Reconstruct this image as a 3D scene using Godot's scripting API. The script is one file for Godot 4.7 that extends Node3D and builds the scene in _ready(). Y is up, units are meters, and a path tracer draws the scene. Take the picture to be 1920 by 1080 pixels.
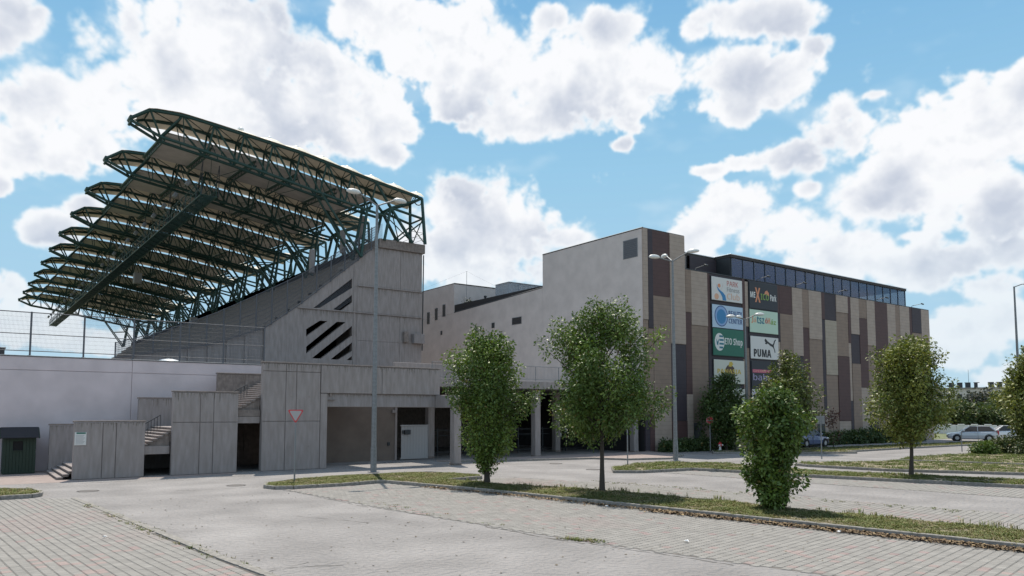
extends Node3D
# World axes: x runs along the shop facade, -z runs away along the side walls, y is up. p3(u, h, v) = Vector3(u, h, -v).

var M := {}
var taken := {}
var rng := RandomNumberGenerator.new()
var bold_font: SystemFont
var sans_font: SystemFont
var heavy_font: FontVariation


class MB:
	# collects triangles for one mesh
	var v := PackedVector3Array()
	var n := PackedVector3Array()
	var c := PackedColorArray()
	var idx := PackedInt32Array()
	var tint := Color(1, 1, 1)
	var colored := false

	func tri(a: Vector3, b: Vector3, d: Vector3, nn: Vector3) -> void:
		var k := v.size()
		v.append(a)
		v.append(b)
		v.append(d)
		for i in 3:
			n.append(nn)
			if colored:
				c.append(tint)
		idx.append(k)
		if (b - a).cross(d - a).dot(nn) > 0.0:
			idx.append(k + 2)
			idx.append(k + 1)
		else:
			idx.append(k + 1)
			idx.append(k + 2)

	func quad(a: Vector3, b: Vector3, d: Vector3, e: Vector3, nn: Vector3) -> void:
		var k := v.size()
		v.append(a)
		v.append(b)
		v.append(d)
		v.append(e)
		for i in 4:
			n.append(nn)
			if colored:
				c.append(tint)
		if (b - a).cross(d - a).dot(nn) > 0.0:
			idx.append_array(PackedInt32Array([k, k + 2, k + 1, k, k + 3, k + 2]))
		else:
			idx.append_array(PackedInt32Array([k, k + 1, k + 2, k, k + 2, k + 3]))

	func box(lo: Vector3, hi: Vector3, xf := Transform3D.IDENTITY) -> void:
		cbox(lo, hi, 0.0, xf)

	func cbox(lo: Vector3, hi: Vector3, ch: float, xf := Transform3D.IDENTITY) -> void:
		# a box with chamfered edges
		var mid := (lo + hi) * 0.5
		var half := (hi - lo).abs() * 0.5
		ch = minf(ch, minf(half.x, minf(half.y, half.z)) * 0.9)
		for ax in 3:
			var b := (ax + 1) % 3
			var d := (ax + 2) % 3
			for s in [-1.0, 1.0]:
				var nn := Vector3.ZERO
				nn[ax] = s
				var q := []
				for k in [[-1.0, -1.0], [1.0, -1.0], [1.0, 1.0], [-1.0, 1.0]]:
					var p := Vector3.ZERO
					p[ax] = s * half[ax]
					p[b] = k[0] * (half[b] - ch)
					p[d] = k[1] * (half[d] - ch)
					q.append(xf * (mid + p))
				quad(q[0], q[1], q[2], q[3], (xf.basis * nn).normalized())
				if ch > 0.0:
					for t in [-1.0, 1.0]:
						var e := []
						for w in [-1.0, 1.0]:
							var p1 := Vector3.ZERO
							p1[ax] = s * half[ax]
							p1[b] = t * (half[b] - ch)
							p1[d] = w * (half[d] - ch)
							var p2 := Vector3.ZERO
							p2[ax] = s * (half[ax] - ch)
							p2[b] = t * half[b]
							p2[d] = w * (half[d] - ch)
							e.append(xf * (mid + p1))
							e.append(xf * (mid + p2))
						var en := Vector3.ZERO
						en[ax] = s
						en[b] = t
						quad(e[0], e[1], e[3], e[2], (xf.basis * en).normalized())
		if ch > 0.0:
			for x in [-1.0, 1.0]:
				for y in [-1.0, 1.0]:
					for z in [-1.0, 1.0]:
						var sg := Vector3(x, y, z)
						var i := half - Vector3(ch, ch, ch)
						tri(xf * (mid + Vector3(x * half.x, y * i.y, z * i.z)), xf * (mid + Vector3(x * i.x, y * half.y, z * i.z)), xf * (mid + Vector3(x * i.x, y * i.y, z * half.z)), (xf.basis * sg).normalized())

	func tube(p: Vector3, q: Vector3, r0: float, r1 := -1.0, sides := 6, cap := true) -> void:
		if r1 < 0.0:
			r1 = r0
		var d := (q - p).normalized()
		var a := d.cross(Vector3.UP if absf(d.y) < 0.9 else Vector3.RIGHT).normalized()
		var b := d.cross(a)
		var k := v.size()
		for i in sides:
			var t := TAU * i / sides
			var o := a * cos(t) + b * sin(t)
			v.append(p + o * r0)
			v.append(q + o * r1)
			n.append(o)
			n.append(o)
			if colored:
				c.append(tint)
				c.append(tint)
		for i in sides:
			var x := k + 2 * i
			var y := k + 2 * ((i + 1) % sides)
			idx.append_array(PackedInt32Array([x, x + 1, y, y, x + 1, y + 1]))
		if cap:
			for e in 2:
				var m := v.size()
				var o := d * (1.0 if e else -1.0)
				for i in sides:
					v.append(v[k + 2 * i + e])
					n.append(o)
					if colored:
						c.append(tint)
				for i in range(1, sides - 1):
					if e:
						idx.append_array(PackedInt32Array([m, m + i + 1, m + i]))
					else:
						idx.append_array(PackedInt32Array([m, m + i, m + i + 1]))

	func path(pts: Array, r: float, sides := 6) -> void:
		for i in pts.size() - 1:
			tube(pts[i], pts[i + 1], r, r, sides)

	func prism(poly: PackedVector2Array, o: Vector3, ex: Vector3, ey: Vector3, depth: Vector3) -> void:
		# polygon in the plane (ex, ey) at o, pushed along depth
		var t := Geometry2D.triangulate_polygon(poly)
		var nn := ex.cross(ey).normalized()
		if nn.dot(depth) > 0.0:
			nn = -nn
		var at := []
		for p in poly:
			at.append(o + ex * p.x + ey * p.y)
		for i in range(0, t.size(), 3):
			tri(at[t[i]], at[t[i + 1]], at[t[i + 2]], nn)
			tri(at[t[i]] + depth, at[t[i + 1]] + depth, at[t[i + 2]] + depth, -nn)
		var turn := 1.0 if not Geometry2D.is_polygon_clockwise(poly) else -1.0
		for i in poly.size():
			var j := (i + 1) % poly.size()
			var e := poly[j] - poly[i]
			var side := (ex * e.y - ey * e.x).normalized() * turn
			quad(at[i], at[j], at[j] + depth, at[i] + depth, side)

	func ball(o: Vector3, r: Vector3, rows := 8, cols := 12, from := -0.5, to := 0.5) -> void:
		var k := v.size()
		for i in rows + 1:
			var e := PI * lerpf(from, to, float(i) / rows)
			for j in cols:
				var a := TAU * j / cols
				var d := Vector3(cos(e) * cos(a), sin(e), cos(e) * sin(a))
				v.append(o + d * r)
				n.append((d / r).normalized())
				if colored:
					c.append(tint)
		for i in rows:
			for j in cols:
				var p := k + i * cols + j
				var q := k + i * cols + (j + 1) % cols
				idx.append_array(PackedInt32Array([p, q, p + cols, q, q + cols, p + cols]))

	func ring(o: Vector3, axis: Vector3, r: float, thick: float, seg := 20) -> void:
		var a := axis.cross(Vector3.UP if absf(axis.y) < 0.9 else Vector3.RIGHT).normalized()
		var b := axis.cross(a).normalized()
		for i in seg:
			var t0 := TAU * i / seg
			var t1 := TAU * (i + 1) / seg
			tube(o + (a * cos(t0) + b * sin(t0)) * r, o + (a * cos(t1) + b * sin(t1)) * r, thick, thick, 5, false)

	func mesh() -> ArrayMesh:
		var arr := []
		arr.resize(Mesh.ARRAY_MAX)
		arr[Mesh.ARRAY_VERTEX] = v
		arr[Mesh.ARRAY_NORMAL] = n
		if colored:
			arr[Mesh.ARRAY_COLOR] = c
		arr[Mesh.ARRAY_INDEX] = idx
		var m := ArrayMesh.new()
		m.add_surface_from_arrays(Mesh.PRIMITIVE_TRIANGLES, arr)
		return m


# ---------------------------------------------------------------- naming and adding

func p3(u: float, h: float, v: float) -> Vector3:
	return Vector3(u, h, -v)

func numbered(called: String) -> String:
	var k: int = taken.get(called, 0)
	taken[called] = k + 1
	return called if k == 0 else "%s_%03d" % [called, k]

func tag(o: Node3D, label: String, category: String, group := "") -> Node3D:
	o.set_meta("label", label)
	o.set_meta("category", category)
	if group:
		o.set_meta("group", group)
	return o

func thing(called: String, label: String, category: String, at := Vector3.ZERO, turn := 0.0, group := "") -> Node3D:
	var o := Node3D.new()
	o.name = numbered(called)
	add_child(o)
	o.position = at
	o.rotation.y = turn
	return tag(o, label, category, group)

func inst(called: String, mesh: Mesh, m: Material, parent: Node = null) -> MeshInstance3D:
	var o := MeshInstance3D.new()
	o.mesh = mesh
	o.material_override = m
	if parent == null:
		o.name = numbered(called)
		add_child(o)
	else:
		o.name = called
		parent.add_child(o, true)
	return o

func obj(called: String, b: MB, m: Material, parent: Node = null) -> MeshInstance3D:
	return inst(called, b.mesh(), m, parent)

func struct(called: String, b: MB, m: Material) -> MeshInstance3D:
	var o := obj(called, b, m)
	o.set_meta("kind", "structure")
	return o

func part(called: String, lo: Vector3, hi: Vector3, m: Material, parent: Node, ch := 0.0) -> MeshInstance3D:
	var b := MB.new()
	b.cbox(Vector3(minf(lo.x, hi.x), minf(lo.y, hi.y), minf(lo.z, hi.z)), Vector3(maxf(lo.x, hi.x), maxf(lo.y, hi.y), maxf(lo.z, hi.z)), ch)
	return obj(called, b, m, parent)

func copies(called: String, mesh: Mesh, m: Material, where: Array, tints: Array, parent: Node = null) -> MultiMeshInstance3D:
	var mm := MultiMesh.new()
	mm.transform_format = MultiMesh.TRANSFORM_3D
	mm.use_colors = tints.size() > 0
	mm.mesh = mesh
	mm.instance_count = where.size()
	for i in where.size():
		mm.set_instance_transform(i, where[i])
		if tints.size():
			mm.set_instance_color(i, tints[i])
	var o := MultiMeshInstance3D.new()
	o.multimesh = mm
	o.material_override = m
	o.set_meta("kind", "stuff")
	if parent == null:
		o.name = numbered(called)
		add_child(o)
	else:
		o.name = called
		parent.add_child(o, true)
	return o

# ---------------------------------------------------------------- materials

func noise_tex(freq: float, lo: Color, hi: Color, seed_: int, octaves := 4, kind := FastNoiseLite.TYPE_SIMPLEX_SMOOTH, size := 512, mid := -1.0) -> NoiseTexture2D:
	var f := FastNoiseLite.new()
	f.noise_type = kind
	f.seed = seed_
	f.frequency = freq
	f.fractal_octaves = octaves
	var t := NoiseTexture2D.new()
	t.width = size
	t.height = size
	t.seamless = true
	t.noise = f
	var g := Gradient.new()
	g.set_color(0, lo)
	g.set_color(1, hi)
	if mid >= 0.0:
		g.set_offset(0, mid - 0.12)
		g.set_offset(1, mid + 0.12)
	t.color_ramp = g
	t.set_meta("gain", lo.lerp(hi, 0.5).srgb_to_linear().g)
	return t

func grey(x: float) -> Color:
	return Color(x, x, x)

func mat(called: String, base: Color, rough := 0.8, metal := 0.0) -> StandardMaterial3D:
	# base is a linear real-world colour
	var m := StandardMaterial3D.new()
	m.resource_name = called
	m.albedo_color = base.linear_to_srgb()
	m.roughness = rough
	m.metallic = metal
	M[called] = m
	return m

func coat(m: StandardMaterial3D, coarse: Texture2D, metres: Vector3, fine: Texture2D = null, fine_metres := 1.0) -> StandardMaterial3D:
	m.albedo_texture = coarse
	# the texture only varies the base colour round its mean
	var gain: float = coarse.get_meta("gain", 1.0) * (fine.get_meta("gain", 1.0) if fine else 1.0)
	var c := m.albedo_color.srgb_to_linear()
	m.albedo_color = Color(c.r / gain, c.g / gain, c.b / gain).linear_to_srgb()
	m.uv1_triplanar = true
	m.uv1_world_triplanar = true
	m.uv1_scale = Vector3(1.0 / metres.x, 1.0 / metres.y, 1.0 / metres.z)
	if fine:
		m.detail_enabled = true
		m.detail_blend_mode = BaseMaterial3D.BLEND_MODE_MUL
		m.detail_albedo = fine
		m.detail_uv_layer = BaseMaterial3D.DETAIL_UV_2
		m.uv2_triplanar = true
		m.uv2_world_triplanar = true
		m.uv2_scale = Vector3.ONE / fine_metres
	return m

func relief(m: StandardMaterial3D, t: Texture2D, cm: float) -> StandardMaterial3D:
	m.normal_enabled = true
	m.normal_texture = t
	m.normal_scale = cm
	return m

func make_materials() -> void:
	var blotch := noise_tex(0.012, grey(0.80), grey(1.0), 3, 5)
	var blotch2 := noise_tex(0.02, grey(0.70), grey(1.0), 8, 5)
	var grain := noise_tex(0.35, grey(0.82), grey(1.0), 5, 2)
	var grit := noise_tex(0.3, grey(0.55), grey(1.0), 15, 2)
	var speck := noise_tex(0.30, grey(0.70), grey(1.0), 19, 3)
	var faint := noise_tex(0.012, grey(0.92), grey(1.0), 4, 5)
	var fade := noise_tex(0.010, grey(0.88), grey(1.0), 6, 5)
	var streak := noise_tex(0.02, Color(0.87, 0.86, 0.85), grey(1.0), 11, 5)
	var lamella := GradientTexture2D.new()
	lamella.width = 16
	lamella.height = 64
	var lg := Gradient.new()
	lg.set_color(0, grey(1.0))
	lg.set_color(1, grey(1.0))
	lg.add_point(0.90, grey(1.0))
	lg.add_point(0.95, grey(0.8))
	lamella.gradient = lg
	lamella.fill_from = Vector2(0, 0)
	lamella.fill_to = Vector2(0, 1)
	var bumps := noise_tex(0.25, grey(0.0), grey(1.0), 21, 3)
	bumps.color_ramp = null
	bumps.as_normal_map = true
	bumps.bump_strength = 4.0

	relief(coat(mat("asphalt", Color(0.245, 0.231, 0.225), 0.95), blotch, Vector3(21, 21, 21), speck, 3.4), bumps, 0.5)
	coat(mat("earth", Color(0.24, 0.20, 0.135), 0.95), blotch2, Vector3(3, 3, 3), grit, 0.6)
	coat(mat("far_ground", Color(0.13, 0.145, 0.065), 0.95), blotch2, Vector3(23, 23, 23), grit, 1.1)
	coat(mat("joint_sand", Color(0.155, 0.14, 0.125), 0.95), blotch2, Vector3(2, 2, 2), grit, 0.5)
	coat(mat("joint_dark", Color(0.10, 0.09, 0.08), 0.95), blotch2, Vector3(2, 2, 2), grit, 0.5)
	var pv := coat(mat("paver", Color(0.238, 0.225, 0.208), 0.92), fade, Vector3(2.7, 2.7, 2.7), grit, 0.3)
	pv.vertex_color_use_as_albedo = true
	coat(mat("kerb", Color(0.235, 0.22, 0.20), 0.92), blotch2, Vector3(1.5, 1.5, 1.5), grit, 0.4)
	coat(mat("forecourt", Color(0.29, 0.235, 0.215), 0.92), fade, Vector3(2.5, 2.5, 2.5), grit, 0.5)
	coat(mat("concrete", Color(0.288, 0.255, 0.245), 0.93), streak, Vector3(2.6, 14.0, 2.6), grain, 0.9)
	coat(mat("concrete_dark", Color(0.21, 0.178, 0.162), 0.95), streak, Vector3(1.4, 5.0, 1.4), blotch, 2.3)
	coat(mat("concrete_grey", Color(0.265, 0.24, 0.236), 0.93), streak, Vector3(2.0, 12.0, 2.0), grain, 0.9)
	coat(mat("brown_wall", Color(0.17, 0.138, 0.118), 0.95), fade, Vector3(6, 6, 6), grain, 0.8)
	coat(mat("white_render", Color(0.60, 0.525, 0.535), 0.93), faint, Vector3(9, 9, 9), grain, 0.7)
	coat(mat("side_render", Color(0.56, 0.505, 0.48), 0.93), faint, Vector3(9, 9, 9), grain, 0.9)
	var lam := Vector3(1.0, 0.30, 1.0)
	coat(mat("clad_light", Color(0.365, 0.292, 0.243), 0.75), lamella, lam, faint, 5.0)
	coat(mat("clad_tan", Color(0.240, 0.176, 0.137), 0.75), lamella, lam, faint, 5.0)
	coat(mat("clad_maroon", Color(0.082, 0.043, 0.041), 0.7), lamella, lam, faint, 5.0)
	coat(mat("clad_navy", Color(0.044, 0.034, 0.043), 0.7), lamella, lam, faint, 5.0)
	coat(mat("clad_green", Color(0.36, 0.305, 0.24), 0.75), lamella, lam, faint, 5.0)
	mat("backing", Color(0.03, 0.028, 0.03), 0.9)
	coat(mat("green_steel", Color(0.008, 0.044, 0.036), 0.5), blotch, Vector3(2, 2, 2))
	coat(mat("grey_steel", Color(0.20, 0.21, 0.22), 0.5, 0.3), blotch, Vector3(1, 1, 1), grain, 0.4)
	mat("dark_steel", Color(0.035, 0.04, 0.045), 0.5, 0.2)
	mat("screen_steel", Color(0.11, 0.115, 0.13), 0.6, 0.2)
	coat(mat("roof_sheet", Color(0.43, 0.40, 0.375), 0.85), fade, Vector3(6, 6, 6), grain, 0.6)
	var mem := mat("membrane", Color(0.62, 0.565, 0.455), 0.7)
	mem.backlight_enabled = true
	mem.backlight = Color(0.18, 0.16, 0.13)
	mat("flashing", Color(0.72, 0.74, 0.76), 0.3, 0.6)
	mat("lamp_white", Color(0.62, 0.62, 0.60), 0.35)
	var gl := mat("glass", Color(0.06, 0.12, 0.26), 0.05)
	gl.transparency = BaseMaterial3D.TRANSPARENCY_ALPHA
	gl.albedo_color.a = 0.40
	gl.metallic_specular = 0.36
	var wg := mat("dark_glass", Color(0.02, 0.025, 0.03), 0.08)
	wg.metallic_specular = 0.6
	mat("soffit", Color(0.05, 0.044, 0.042), 0.8)
	mat("dome_white", Color(0.80, 0.82, 0.84), 0.25)
	relief(coat(mat("foil", Color(0.60, 0.62, 0.65), 0.3, 0.45), noise_tex(0.03, grey(0.45), grey(1.0), 31, 4), Vector3(1.2, 1.2, 1.2)), bumps, 3.0)
	coat(mat("hut_green", Color(0.018, 0.034, 0.022), 0.75), noise_tex(0.05, grey(0.6), grey(1.0), 33, 4), Vector3(0.6, 2.5, 0.6))
	mat("hut_roof", Color(0.022, 0.022, 0.028), 0.9)
	mat("black_void", Color(0.008, 0.008, 0.009), 0.9)  # near-black that stands in for an unlit inside
	coat(mat("bark", Color(0.060, 0.050, 0.042), 0.95), noise_tex(0.05, grey(0.45), grey(1.0), 35, 4), Vector3(0.25, 0.9, 0.25))
	for k in [["leaf", 0.52, 0.55, 0.26], ["far_leaf", 0.6, 0.6, 0.3]]:
		var lf := mat(k[0], Color(1, 1, 1), k[1])
		lf.vertex_color_use_as_albedo = true
		lf.backlight_enabled = true
		lf.backlight = Color(k[2], k[2] * 1.05, k[3])
	var gr := mat("grass", Color(1, 1, 1), 0.8)
	gr.vertex_color_use_as_albedo = true
	gr.backlight_enabled = true
	gr.backlight = Color(0.6, 0.6, 0.3)
	var lt := mat("litter", Color(1, 1, 1), 0.85)
	lt.vertex_color_use_as_albedo = true
	mat("white_paint", Color(0.70, 0.70, 0.70), 0.5)
	mat("white_panel", Color(0.34, 0.33, 0.33), 0.6)
	mat("red_paint", Color(0.55, 0.035, 0.045), 0.45)
	mat("sign_grey", Color(0.22, 0.23, 0.24), 0.5, 0.3)
	mat("tyre", Color(0.012, 0.012, 0.012), 0.85)
	mat("rim", Color(0.45, 0.46, 0.48), 0.3, 0.8)
	mat("car_glass", Color(0.015, 0.018, 0.022), 0.06)
	mat("iron", Color(0.12, 0.11, 0.105), 0.8, 0.1)
	coat(mat("crack", Color(0.10, 0.094, 0.085), 0.95), grit, Vector3(0.4, 0.4, 0.4))
	mat("sign_face", Color(0.36, 0.35, 0.35), 0.5)  # white face, darkened in colour for the shade it stands in
	coat(mat("damp_stain", Color(0.17, 0.145, 0.125), 0.95), blotch2, Vector3(0.7, 0.7, 0.7))
	for k in [["car_silver", 0.52, 0.53, 0.56], ["car_blue", 0.075, 0.11, 0.22], ["car_white", 0.68, 0.68, 0.68]]:
		var cp := mat(k[0], Color(k[1], k[2], k[3]), 0.35, 0.2)
		cp.clearcoat_enabled = true
		cp.clearcoat = 1.0
		cp.clearcoat_roughness = 0.05
	mat("tail_red", Color(0.35, 0.015, 0.015), 0.25)
	mat("head_clear", Color(0.6, 0.62, 0.65), 0.15)
	for k in [["print_white", 0.62, 0.61, 0.59], ["print_ice", 0.42, 0.55, 0.68], ["print_mint", 0.47, 0.62, 0.50], ["print_green", 0.01, 0.13, 0.085], ["print_black", 0.018, 0.022, 0.032], ["print_cream", 0.57, 0.57, 0.50],
			["ink_orange", 0.62, 0.25, 0.13], ["ink_red", 0.45, 0.12, 0.11], ["ink_grey", 0.22, 0.22, 0.23], ["ink_peach", 0.62, 0.36, 0.24], ["ink_blue", 0.03, 0.20, 0.42], ["ink_navy", 0.03, 0.07, 0.20], ["ink_sky", 0.22, 0.36, 0.60],
			["ink_white", 0.68, 0.68, 0.66], ["ink_yellow", 0.55, 0.40, 0.06], ["ink_brown", 0.07, 0.04, 0.025], ["ink_lime", 0.20, 0.32, 0.07], ["ink_teal", 0.02, 0.16, 0.22], ["ink_pink", 0.48, 0.08, 0.17], ["ink_black", 0.012, 0.013, 0.016], ["ink_lilac", 0.36, 0.32, 0.48]]:
		mat(k[0], Color(k[1], k[2], k[3]), 0.55)

# ---------------------------------------------------------------- sky

func smooth(a: float, b: float, x: float) -> float:
	var t := clampf((x - a) / (b - a), 0.0, 1.0)
	return t * t * (3.0 - 2.0 * t)

var cloud_a := FastNoiseLite.new()
var cloud_b := FastNoiseLite.new()
var cloud_c := FastNoiseLite.new()
var cloud_d := FastNoiseLite.new()
var cloud_e := FastNoiseLite.new()

func sky_color(el: float) -> Color:
	var stops := [[0.0, Color(0.76, 0.87, 0.93)], [8.0, Color(0.675, 0.83, 0.925)], [18.0, Color(0.605, 0.795, 0.915)], [30.0, Color(0.50, 0.715, 0.88)], [90.0, Color(0.27, 0.50, 0.75)]]
	for i in 4:
		if el <= stops[i + 1][0]:
			return stops[i][1].lerp(stops[i + 1][1], clampf((el - stops[i][0]) / (stops[i + 1][0] - stops[i][0]), 0.0, 1.0))
	return stops[4][1]

func puff(x: float, y: float) -> float:
	# rounded heads with creases between them, in four sizes
	var s := 0.0
	s += absf(cloud_e.get_noise_2d(x, y)) * 0.52
	s += absf(cloud_e.get_noise_2d(x * 2.1 + 40.0, y * 2.1)) * 0.27
	s += absf(cloud_e.get_noise_2d(x * 4.3 + 90.0, y * 4.3)) * 0.14
	s += absf(cloud_e.get_noise_2d(x * 8.9 + 10.0, y * 8.9)) * 0.07
	return s

func cloud_depth(az: float, el: float, f: float) -> float:
	var x := az * 9.3
	var y := el * 10.6
	return f * 0.90 + cloud_a.get_noise_2d(x, y) * 0.95 + puff(x, y) * 1.15 - 0.33 + cloud_d.get_noise_2d(x, y) * 0.16

func sky_pixel(az: float, el: float, f: float) -> Color:
	# f: how deep inside a cloud this direction lies (1 centre, 0 edge, below 0 clear air)
	var air := sky_color(el)
	var haze := smooth(16.0, 0.0, el)
	var wisp := smooth(-0.1, 0.6, cloud_b.get_noise_2d(az * 5.0 + 300.0, el * 11.0) + f * 0.22) * 0.30
	air = air.lerp(Color(0.90, 0.945, 0.985), wisp)
	var d := cloud_depth(az, el, f)
	var soft := 0.34 + 0.30 * cloud_b.get_noise_2d(az * 3.0 - 70.0, el * 3.4)
	var cover := smooth(-soft, 0.06 + soft, d)
	if cover <= 0.0:
		return air
	# the sun stands high: rims and tops are white, the depths and undersides grey
	var up := cloud_depth(az - 0.35, el + 0.8, f)
	var lit := clampf((d - up) * 0.9, -0.5, 0.5)
	var deep := smooth(0.0, 1.0, cloud_c.get_noise_2d(az * 2.7, el * 3.6) * 1.15 + d * 0.45)
	var grey_share := clampf(deep * 0.80 - lit * 0.45 - 0.02, 0.0, 0.9) * smooth(0.05, 0.85, d)
	var tone := Color(0.985, 0.99, 1.0).lerp(Color(0.755, 0.79, 0.855), grey_share)
	tone = tone.lerp(Color(0.87, 0.915, 0.95), haze * 0.5)
	return air.lerp(tone, cover * lerpf(0.80, 1.0, 1.0 - haze))

func make_sky() -> Sky:
	for k in [[cloud_a, 71, 0.020, 6], [cloud_b, 72, 0.020, 4], [cloud_c, 73, 0.022, 4], [cloud_d, 74, 0.11, 4], [cloud_e, 75, 0.028, 1]]:
		k[0].noise_type = FastNoiseLite.TYPE_SIMPLEX_SMOOTH
		k[0].seed = k[1]
		k[0].frequency = k[2]
		k[0].fractal_octaves = k[3]
		k[0].fractal_gain = 0.54
	cloud_a.domain_warp_enabled = true
	cloud_a.domain_warp_amplitude = 14.0
	cloud_a.domain_warp_frequency = 0.025
	# cumulus clouds: azimuth, elevation and half sizes in degrees
	var puffs := [[11.4, 23.9, 4.2, 3.3], [14.9, 26.2, 4.8, 2.6], [18.3, 23.6, 5.3, 3.8], [22.3, 22.6, 4.4, 3.2], [25.5, 21.8, 3.0, 2.7], [16.9, 20.6, 6.7, 2.1], [10.4, 21.4, 2.7, 2.0], [26.3, 19.4, 1.8, 0.9], [3.4, 19.5, 3.0, 2.7], [5.6, 17.9, 2.9, 1.8], [2.3, 17.0, 2.3, 1.6], [7.1, 21.3, 1.8, 1.8], [1.6, 24.4, 1.6, 1.2], [0.9, 23.1, 1.0, 1.3], [4.0, 11.9, 1.7, 1.4], [6.1, 13.4, 1.2, 0.9], [2.0, 7.8, 1.0, 1.2], [1.3, 14.2, 0.6, 0.6],
		[26.2, 28.1, 4.5, 2.2], [31.7, 26.7, 5.5, 3.3], [35.9, 25.4, 5.3, 3.0], [41.4, 25.3, 5.4, 3.0], [45.5, 24.4, 3.3, 2.7], [38.0, 22.5, 5.9, 1.7], [32.9, 23.0, 3.4, 1.6], [39.3, 28.5, 1.4, 1.0], [43.1, 27.2, 3.1, 1.6], [54.3, 23.6, 3.8, 2.3], [56.4, 23.9, 2.8, 1.5], [53.8, 22.2, 2.5, 1.4], [54.4, 27.5, 3.1, 1.2], [57.4, 27.0, 2.0, 1.5], [59.3, 25.1, 1.0, 0.7], [50.6, 27.3, 1.1, 0.8],
		[66.6, 16.6, 5.0, 3.9], [69.4, 18.5, 2.8, 2.7], [71.3, 20.0, 1.7, 1.6], [64.0, 16.0, 3.1, 2.3], [60.4, 19.1, 2.0, 1.9], [57.8, 18.2, 3.1, 1.1], [54.9, 18.1, 2.1, 0.6], [62.6, 14.8, 2.8, 1.2], [70.1, 13.1, 2.6, 2.8], [51.4, 17.7, 1.1, 0.4], [58.3, 15.8, 0.9, 0.6], [33.8, 15.2, 4.4, 2.6], [36.3, 13.2, 4.8, 2.2], [31.7, 12.4, 3.5, 2.2], [39.8, 13.2, 2.3, 1.0], [33.8, 10.8, 5.4, 1.6], [45.0, 19.9, 0.9, 0.5],
		[53.1, 14.4, 3.2, 1.8], [55.9, 13.2, 3.1, 1.6], [50.5, 13.2, 2.0, 1.9], [61.2, 10.9, 3.8, 1.6], [65.1, 10.0, 3.5, 1.6], [67.6, 10.1, 2.4, 1.1], [70.0, 10.4, 1.6, 1.3], [67.4, 5.4, 2.6, 1.4], [70.1, 6.0, 1.6, 1.2], [64.7, 12.0, 0.9, 0.3], [69.4, 8.2, 1.4, 0.8], [66.7, 4.2, 3.4, 1.2], [62.9, 21.4, 0.7, 0.3], [3.4, 5.7, 2.6, 1.2], [7.1, 4.8, 3.4, 0.9], [70.2, 2.5, 1.7, 0.8]]
	# all round: clouds of the same kind from noise alone
	var w := 1024
	var im := Image.create_empty(w, w / 2, false, Image.FORMAT_RGB8)
	for y in w / 2:
		var el := 90.0 - (y + 0.5) * 360.0 / w
		if el < -1.0:
			im.fill_rect(Rect2i(0, y, w, w / 2 - y), Color(0.42, 0.41, 0.38))
			break
		for x in w:
			var az := (x + 0.5) * 360.0 / w
			if az > 180.0:
				az -= 360.0
			im.set_pixel(x, y, sky_pixel(az, el, wide_field(az, el)))
	im.resize(4096, 2048, Image.INTERPOLATE_CUBIC)
	# the clouds that stand over the stadium and the shops, placed one by one
	var k := 4096.0 / 360.0
	var x0 := int(-10.0 * k)
	var cw := 1040
	var y0 := int((90.0 - 36.0) * k)
	var chh := 416
	var coarse := Image.create_empty(cw / 4, chh / 4, false, Image.FORMAT_RF)
	for y in chh / 4:
		for x in cw / 4:
			var az := (x0 + x * 4 + 2.0) / k
			var el := 90.0 - (y0 + y * 4 + 2.0) / k
			var f := -1.3
			for p in puffs:
				var dx: float = (az - p[0]) / p[2]
				var dy: float = (el - p[1]) / p[3]
				var e := dx * dx + dy * dy
				if e < 2.3 * 1.2:
					f = maxf(f, 1.0 - e * 0.8)
			var edge := minf(minf(az + 10.0, 81.0 - az), 36.0 - el)
			coarse.set_pixel(x, y, Color(lerpf(wide_field(az, el), maxf(f, -1.0), smooth(0.0, 6.0, edge)), 0, 0))
	coarse.resize(cw, chh, Image.INTERPOLATE_CUBIC)
	for y in chh:
		var el := 90.0 - (y0 + y + 0.5) / k
		if el < -1.0:
			break
		for x in cw:
			im.set_pixel(posmod(x0 + x, 4096), y0 + y, sky_pixel((x0 + x + 0.5) / k, el, coarse.get_pixel(x, y).r))
	var pm := PanoramaSkyMaterial.new()
	pm.panorama = ImageTexture.create_from_image(im)
	var s := Sky.new()
	s.sky_material = pm
	return s

func wide_field(az: float, el: float) -> float:
	var s := sin(deg_to_rad(az))
	var c := cos(deg_to_rad(az))
	var r := 120.0 * cos(deg_to_rad(el))
	return cloud_b.get_noise_3d(s * r, el * 2.4, c * r) * 2.2 - 0.15

# ---------------------------------------------------------------- ground

func flat(poly: Array, y: float, called: String, m: Material) -> MeshInstance3D:
	# a level sheet over (u, v) points
	var pp := PackedVector2Array()
	for p in poly:
		pp.append(Vector2(p[0], p[1]))
	var b := MB.new()
	var t := Geometry2D.triangulate_polygon(pp)
	for i in range(0, t.size(), 3):
		b.tri(p3(pp[t[i]].x, y, pp[t[i]].y), p3(pp[t[i + 1]].x, y, pp[t[i + 1]].y), p3(pp[t[i + 2]].x, y, pp[t[i + 2]].y), Vector3.UP)
	return struct(called, b, m)

func slab(poly: Array, y0: float, y1: float) -> MB:
	var pp := PackedVector2Array()
	for p in poly:
		pp.append(Vector2(p[0], -p[1]))
	var b := MB.new()
	b.prism(pp, Vector3(0, y0, 0), Vector3.RIGHT, Vector3.BACK, Vector3(0, y1 - y0, 0))
	return b

var kerb_mesh: ArrayMesh

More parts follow.
